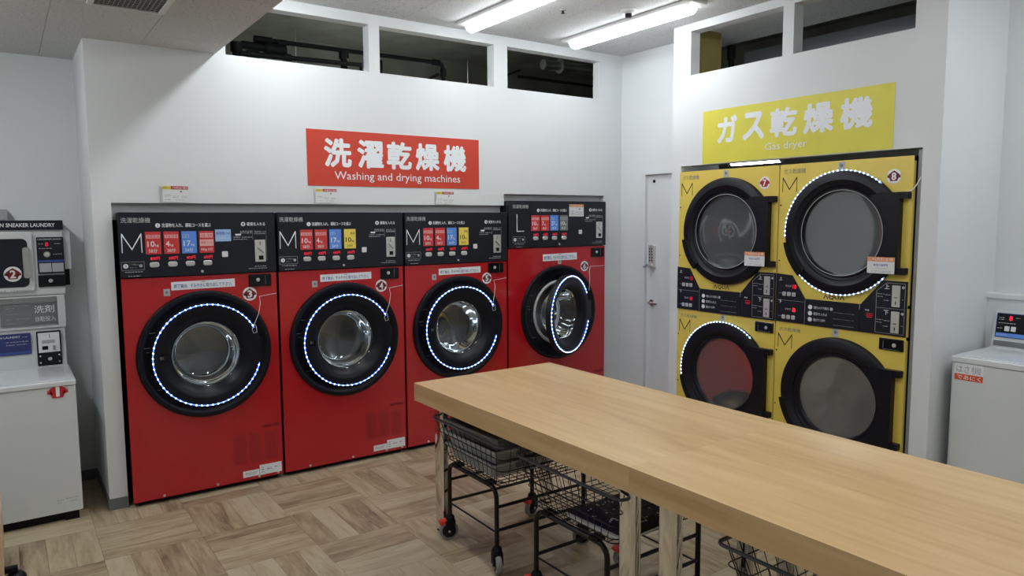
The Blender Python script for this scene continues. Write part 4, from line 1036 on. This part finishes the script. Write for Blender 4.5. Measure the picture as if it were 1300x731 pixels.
lines(dd, 'faint_print', LIGHTG, [(-.55 + q, -.52 + q, .036), (-.50 + q, -.40 + q, .036)], -.020, .008, 5)
cc = plate(t, 'control_panel', BLACKP, -.360 + q, -.223 + q, .128, .345, y=0, t=.010, r=.004)
text(cc, 'COIN SNEAKER LAUNDRY', -.354 + q, .328, -.232 + q, .336, PRINTW, y=-.0105)
text(cc, '8', -.318 + q, .290, -.300 + q, .316, REDDIM, y=-.0105, bold=.03, name='digits')
lines(cc, 'small_print', LIGHTG, [(-.350 + q, -.325 + q, .305), (-.27 + q, -.24 + q, .305), (-.350 + q, -.28 + q, .278), (-.28 + q, -.235 + q, .243)], -.010, .005, 7)
MB().lathe([(.0001, .010), (.014, .009), (.018, 0)], (-.310 + q, -.010, .242), 'y', 20).obj('push_button', SILVER, cc)
plate(cc, 'blue_band', INKB, -.357 + q, -.225 + q, .196, .208, y=-.010, t=.0006)
plate(cc, 'picture_field', LIGHTG, -.352 + q, -.292 + q, .138, .190, y=-.010, t=.0006); plate(cc, 'picture_field', LIGHTG, -.288 + q, -.230 + q, .138, .190, y=-.010, t=.0006)
cx_ = plate(t, 'coin_box', BLACKG, -.362 + q, -.225 + q, .050, .120, y=0, t=.010, r=.003)
MB().lathe([(.0001, .006), (.009, .005), (.012, 0)], (-.300 + q, -.010, .085), 'y', 16).obj('lock', SILVER, cx_)
MB().box(w + .012, w + .052, .02, .14, .150, .385).obj('side_cover', WHITE, t, bevel=.002)
MB().rbox(w + .012, w + .040, .03, .12, .052, .150, .008, 3, 'x').obj('side_plug', BLACKM, t)
tag(MB().box(0, .35, 0, .14, 0, .06).obj('junction_box', GREYP, loc=(xl, .505, 1.665)), 'plain grey box lying on top of the shoe washer at the left edge', 'box')

# ================================================================== RIGHT WASHER
t = thing('coin_washer', 'white top-loading coin washer with orange sticker, behind the table at the right edge', 'washing machine', (3.675, -2.812, 0), -PI / 2)
w = .60; D = .50
MB().rbox(0, w, 0, D, .05, .866, .012, 4, 'z').obj('body', WHITE, t, bevel=.002)
MB().box(.02, w - .02, .03, D - .03, 0, .05).obj('plinth', BLACKM, t)
MB().rbox(-.003, w + .003, -.006, D, .869, .900, .012, 4, 'z').obj('top_cover', LIDW, t, bevel=.004)
MB().rbox(.035, w - .03, .03, D - .10, .900, .905, .02, 4, 'z').obj('lid', LIDW, t, bevel=.0015)
C0, C1 = D - .04, D - .005
MB().add([(.008, C0, .900), (w, C0, .900), (w, D + .02, .900), (.008, D + .02, .900), (.012, C1, 1.115), (w, C1, 1.115), (w, D + .02, 1.115), (.012, D + .02, 1.115)],
    [(0, 1, 5, 4), (1, 2, 6, 5), (2, 3, 7, 6), (3, 0, 4, 7), (4, 5, 6, 7), (0, 3, 2, 1)]).obj('console', WHITE, t)
th = math.atan2(C1 - C0, .215)
dp = bpy.data.objects.new('display_panel', MB().rbox(.022, w - .02, -.004, 0, .062, .202, .004, 3).obj('x', PURPLE).data); COL.objects.link(dp)
bpy.data.objects.remove(bpy.data.objects['x']); dp.parent = t; dp.location = (0, C0, .900); dp.rotation_euler = (-th, 0, 0)
plate(dp, 'display_band', CBLUE, .026, w - .03, .066, .088, y=-.004, t=.0006)
plate(dp, 'dark_field', BLACKG, .026, w - .03, .088, .198, y=-.004, t=.0006)
text(dp, '8', .085, .160, .103, .188, REDLED, y=-.0052, bold=.03, name='digits')
for k in range(2): plate(dp, 'button', PLASTW, .068 + k * .032, .092 + k * .032, .100, .128, y=-.0046, t=.002, r=.003)
lines(dp, 'small_print', LIGHTG, [(.035, .06, .175), (.035, .06, .165), (.12, .14, .178), (.035, .12, .145), (.03, .055, .115)], -.0046, .004, 5)
text(dp, 'コインランドリー', .030, .072, .085, .082, PRINTW, y=-.0052)
b = plate(dp, 'vent_slot', INKG, .018, w - .02, .012, .042, y=-.0005, t=.002)
st = plate(t, 'sticker', PRINTW, .018, .158, .775, .866, y=0, t=.001)
plate(st, 'sticker_band', mat('orange_red_print', (.66, .085, .02), .5), .018, .158, .775, .808, y=-.001, t=.0006)
text(st, 'はさ', .026, .815, .092, .856, LIGHTG, y=-.0022, bold=.01); text(st, '機', .100, .815, .150, .856, LIGHTG, y=-.0022)
text(st, 'であにく', .030, .780, .148, .803, PRINTW, y=-.0022, bold=.01)

# ================================================================== LOWER LEFT EDGE: small wooden unit on castors
t = thing('wooden_trolley', 'pale wooden unit on black castors just cut by the lower left edge', 'trolley', (-.603, -.80, 0))
MB().rbox(-.5, 0, 0, .45, .085, .330, .003, 2, 'z').obj('body', CABW, t, bevel=.002)
for (x, y) in ((-.04, .04), (-.46, .04), (-.04, .41), (-.46, .41)):
    c = MB().rbox(x - .02, x + .02, y - .02, y + .02, .060, .0845, .006, 3, 'z').obj('caster', BLACKM, t)
    MB().lathe([(.0001, -.016), (.034, -.016), (.0395, -.010), (.0395, .010), (.034, .016), (.0001, .016)], (x - .004, y, .0395), 'y', 24).obj('wheel', BLACKS, c)
c = bpy.data.objects.new('ball_caster', MB().lathe([(.0001, .0), (.042, .001), (.044, .018), (.040, .040), (.026, .056), (.0001, .062)], (0, 0, 0), 'z', 24).obj('x', BLACKS).data)
COL.objects.link(c); bpy.data.objects.remove(bpy.data.objects['x']); c.parent = t; c.location = (.040, .10, .0)
MB().rbox(-.02, .05, .085, .115, .062, .084, .004, 2, 'z').obj('caster_arm', BLACKM, t)
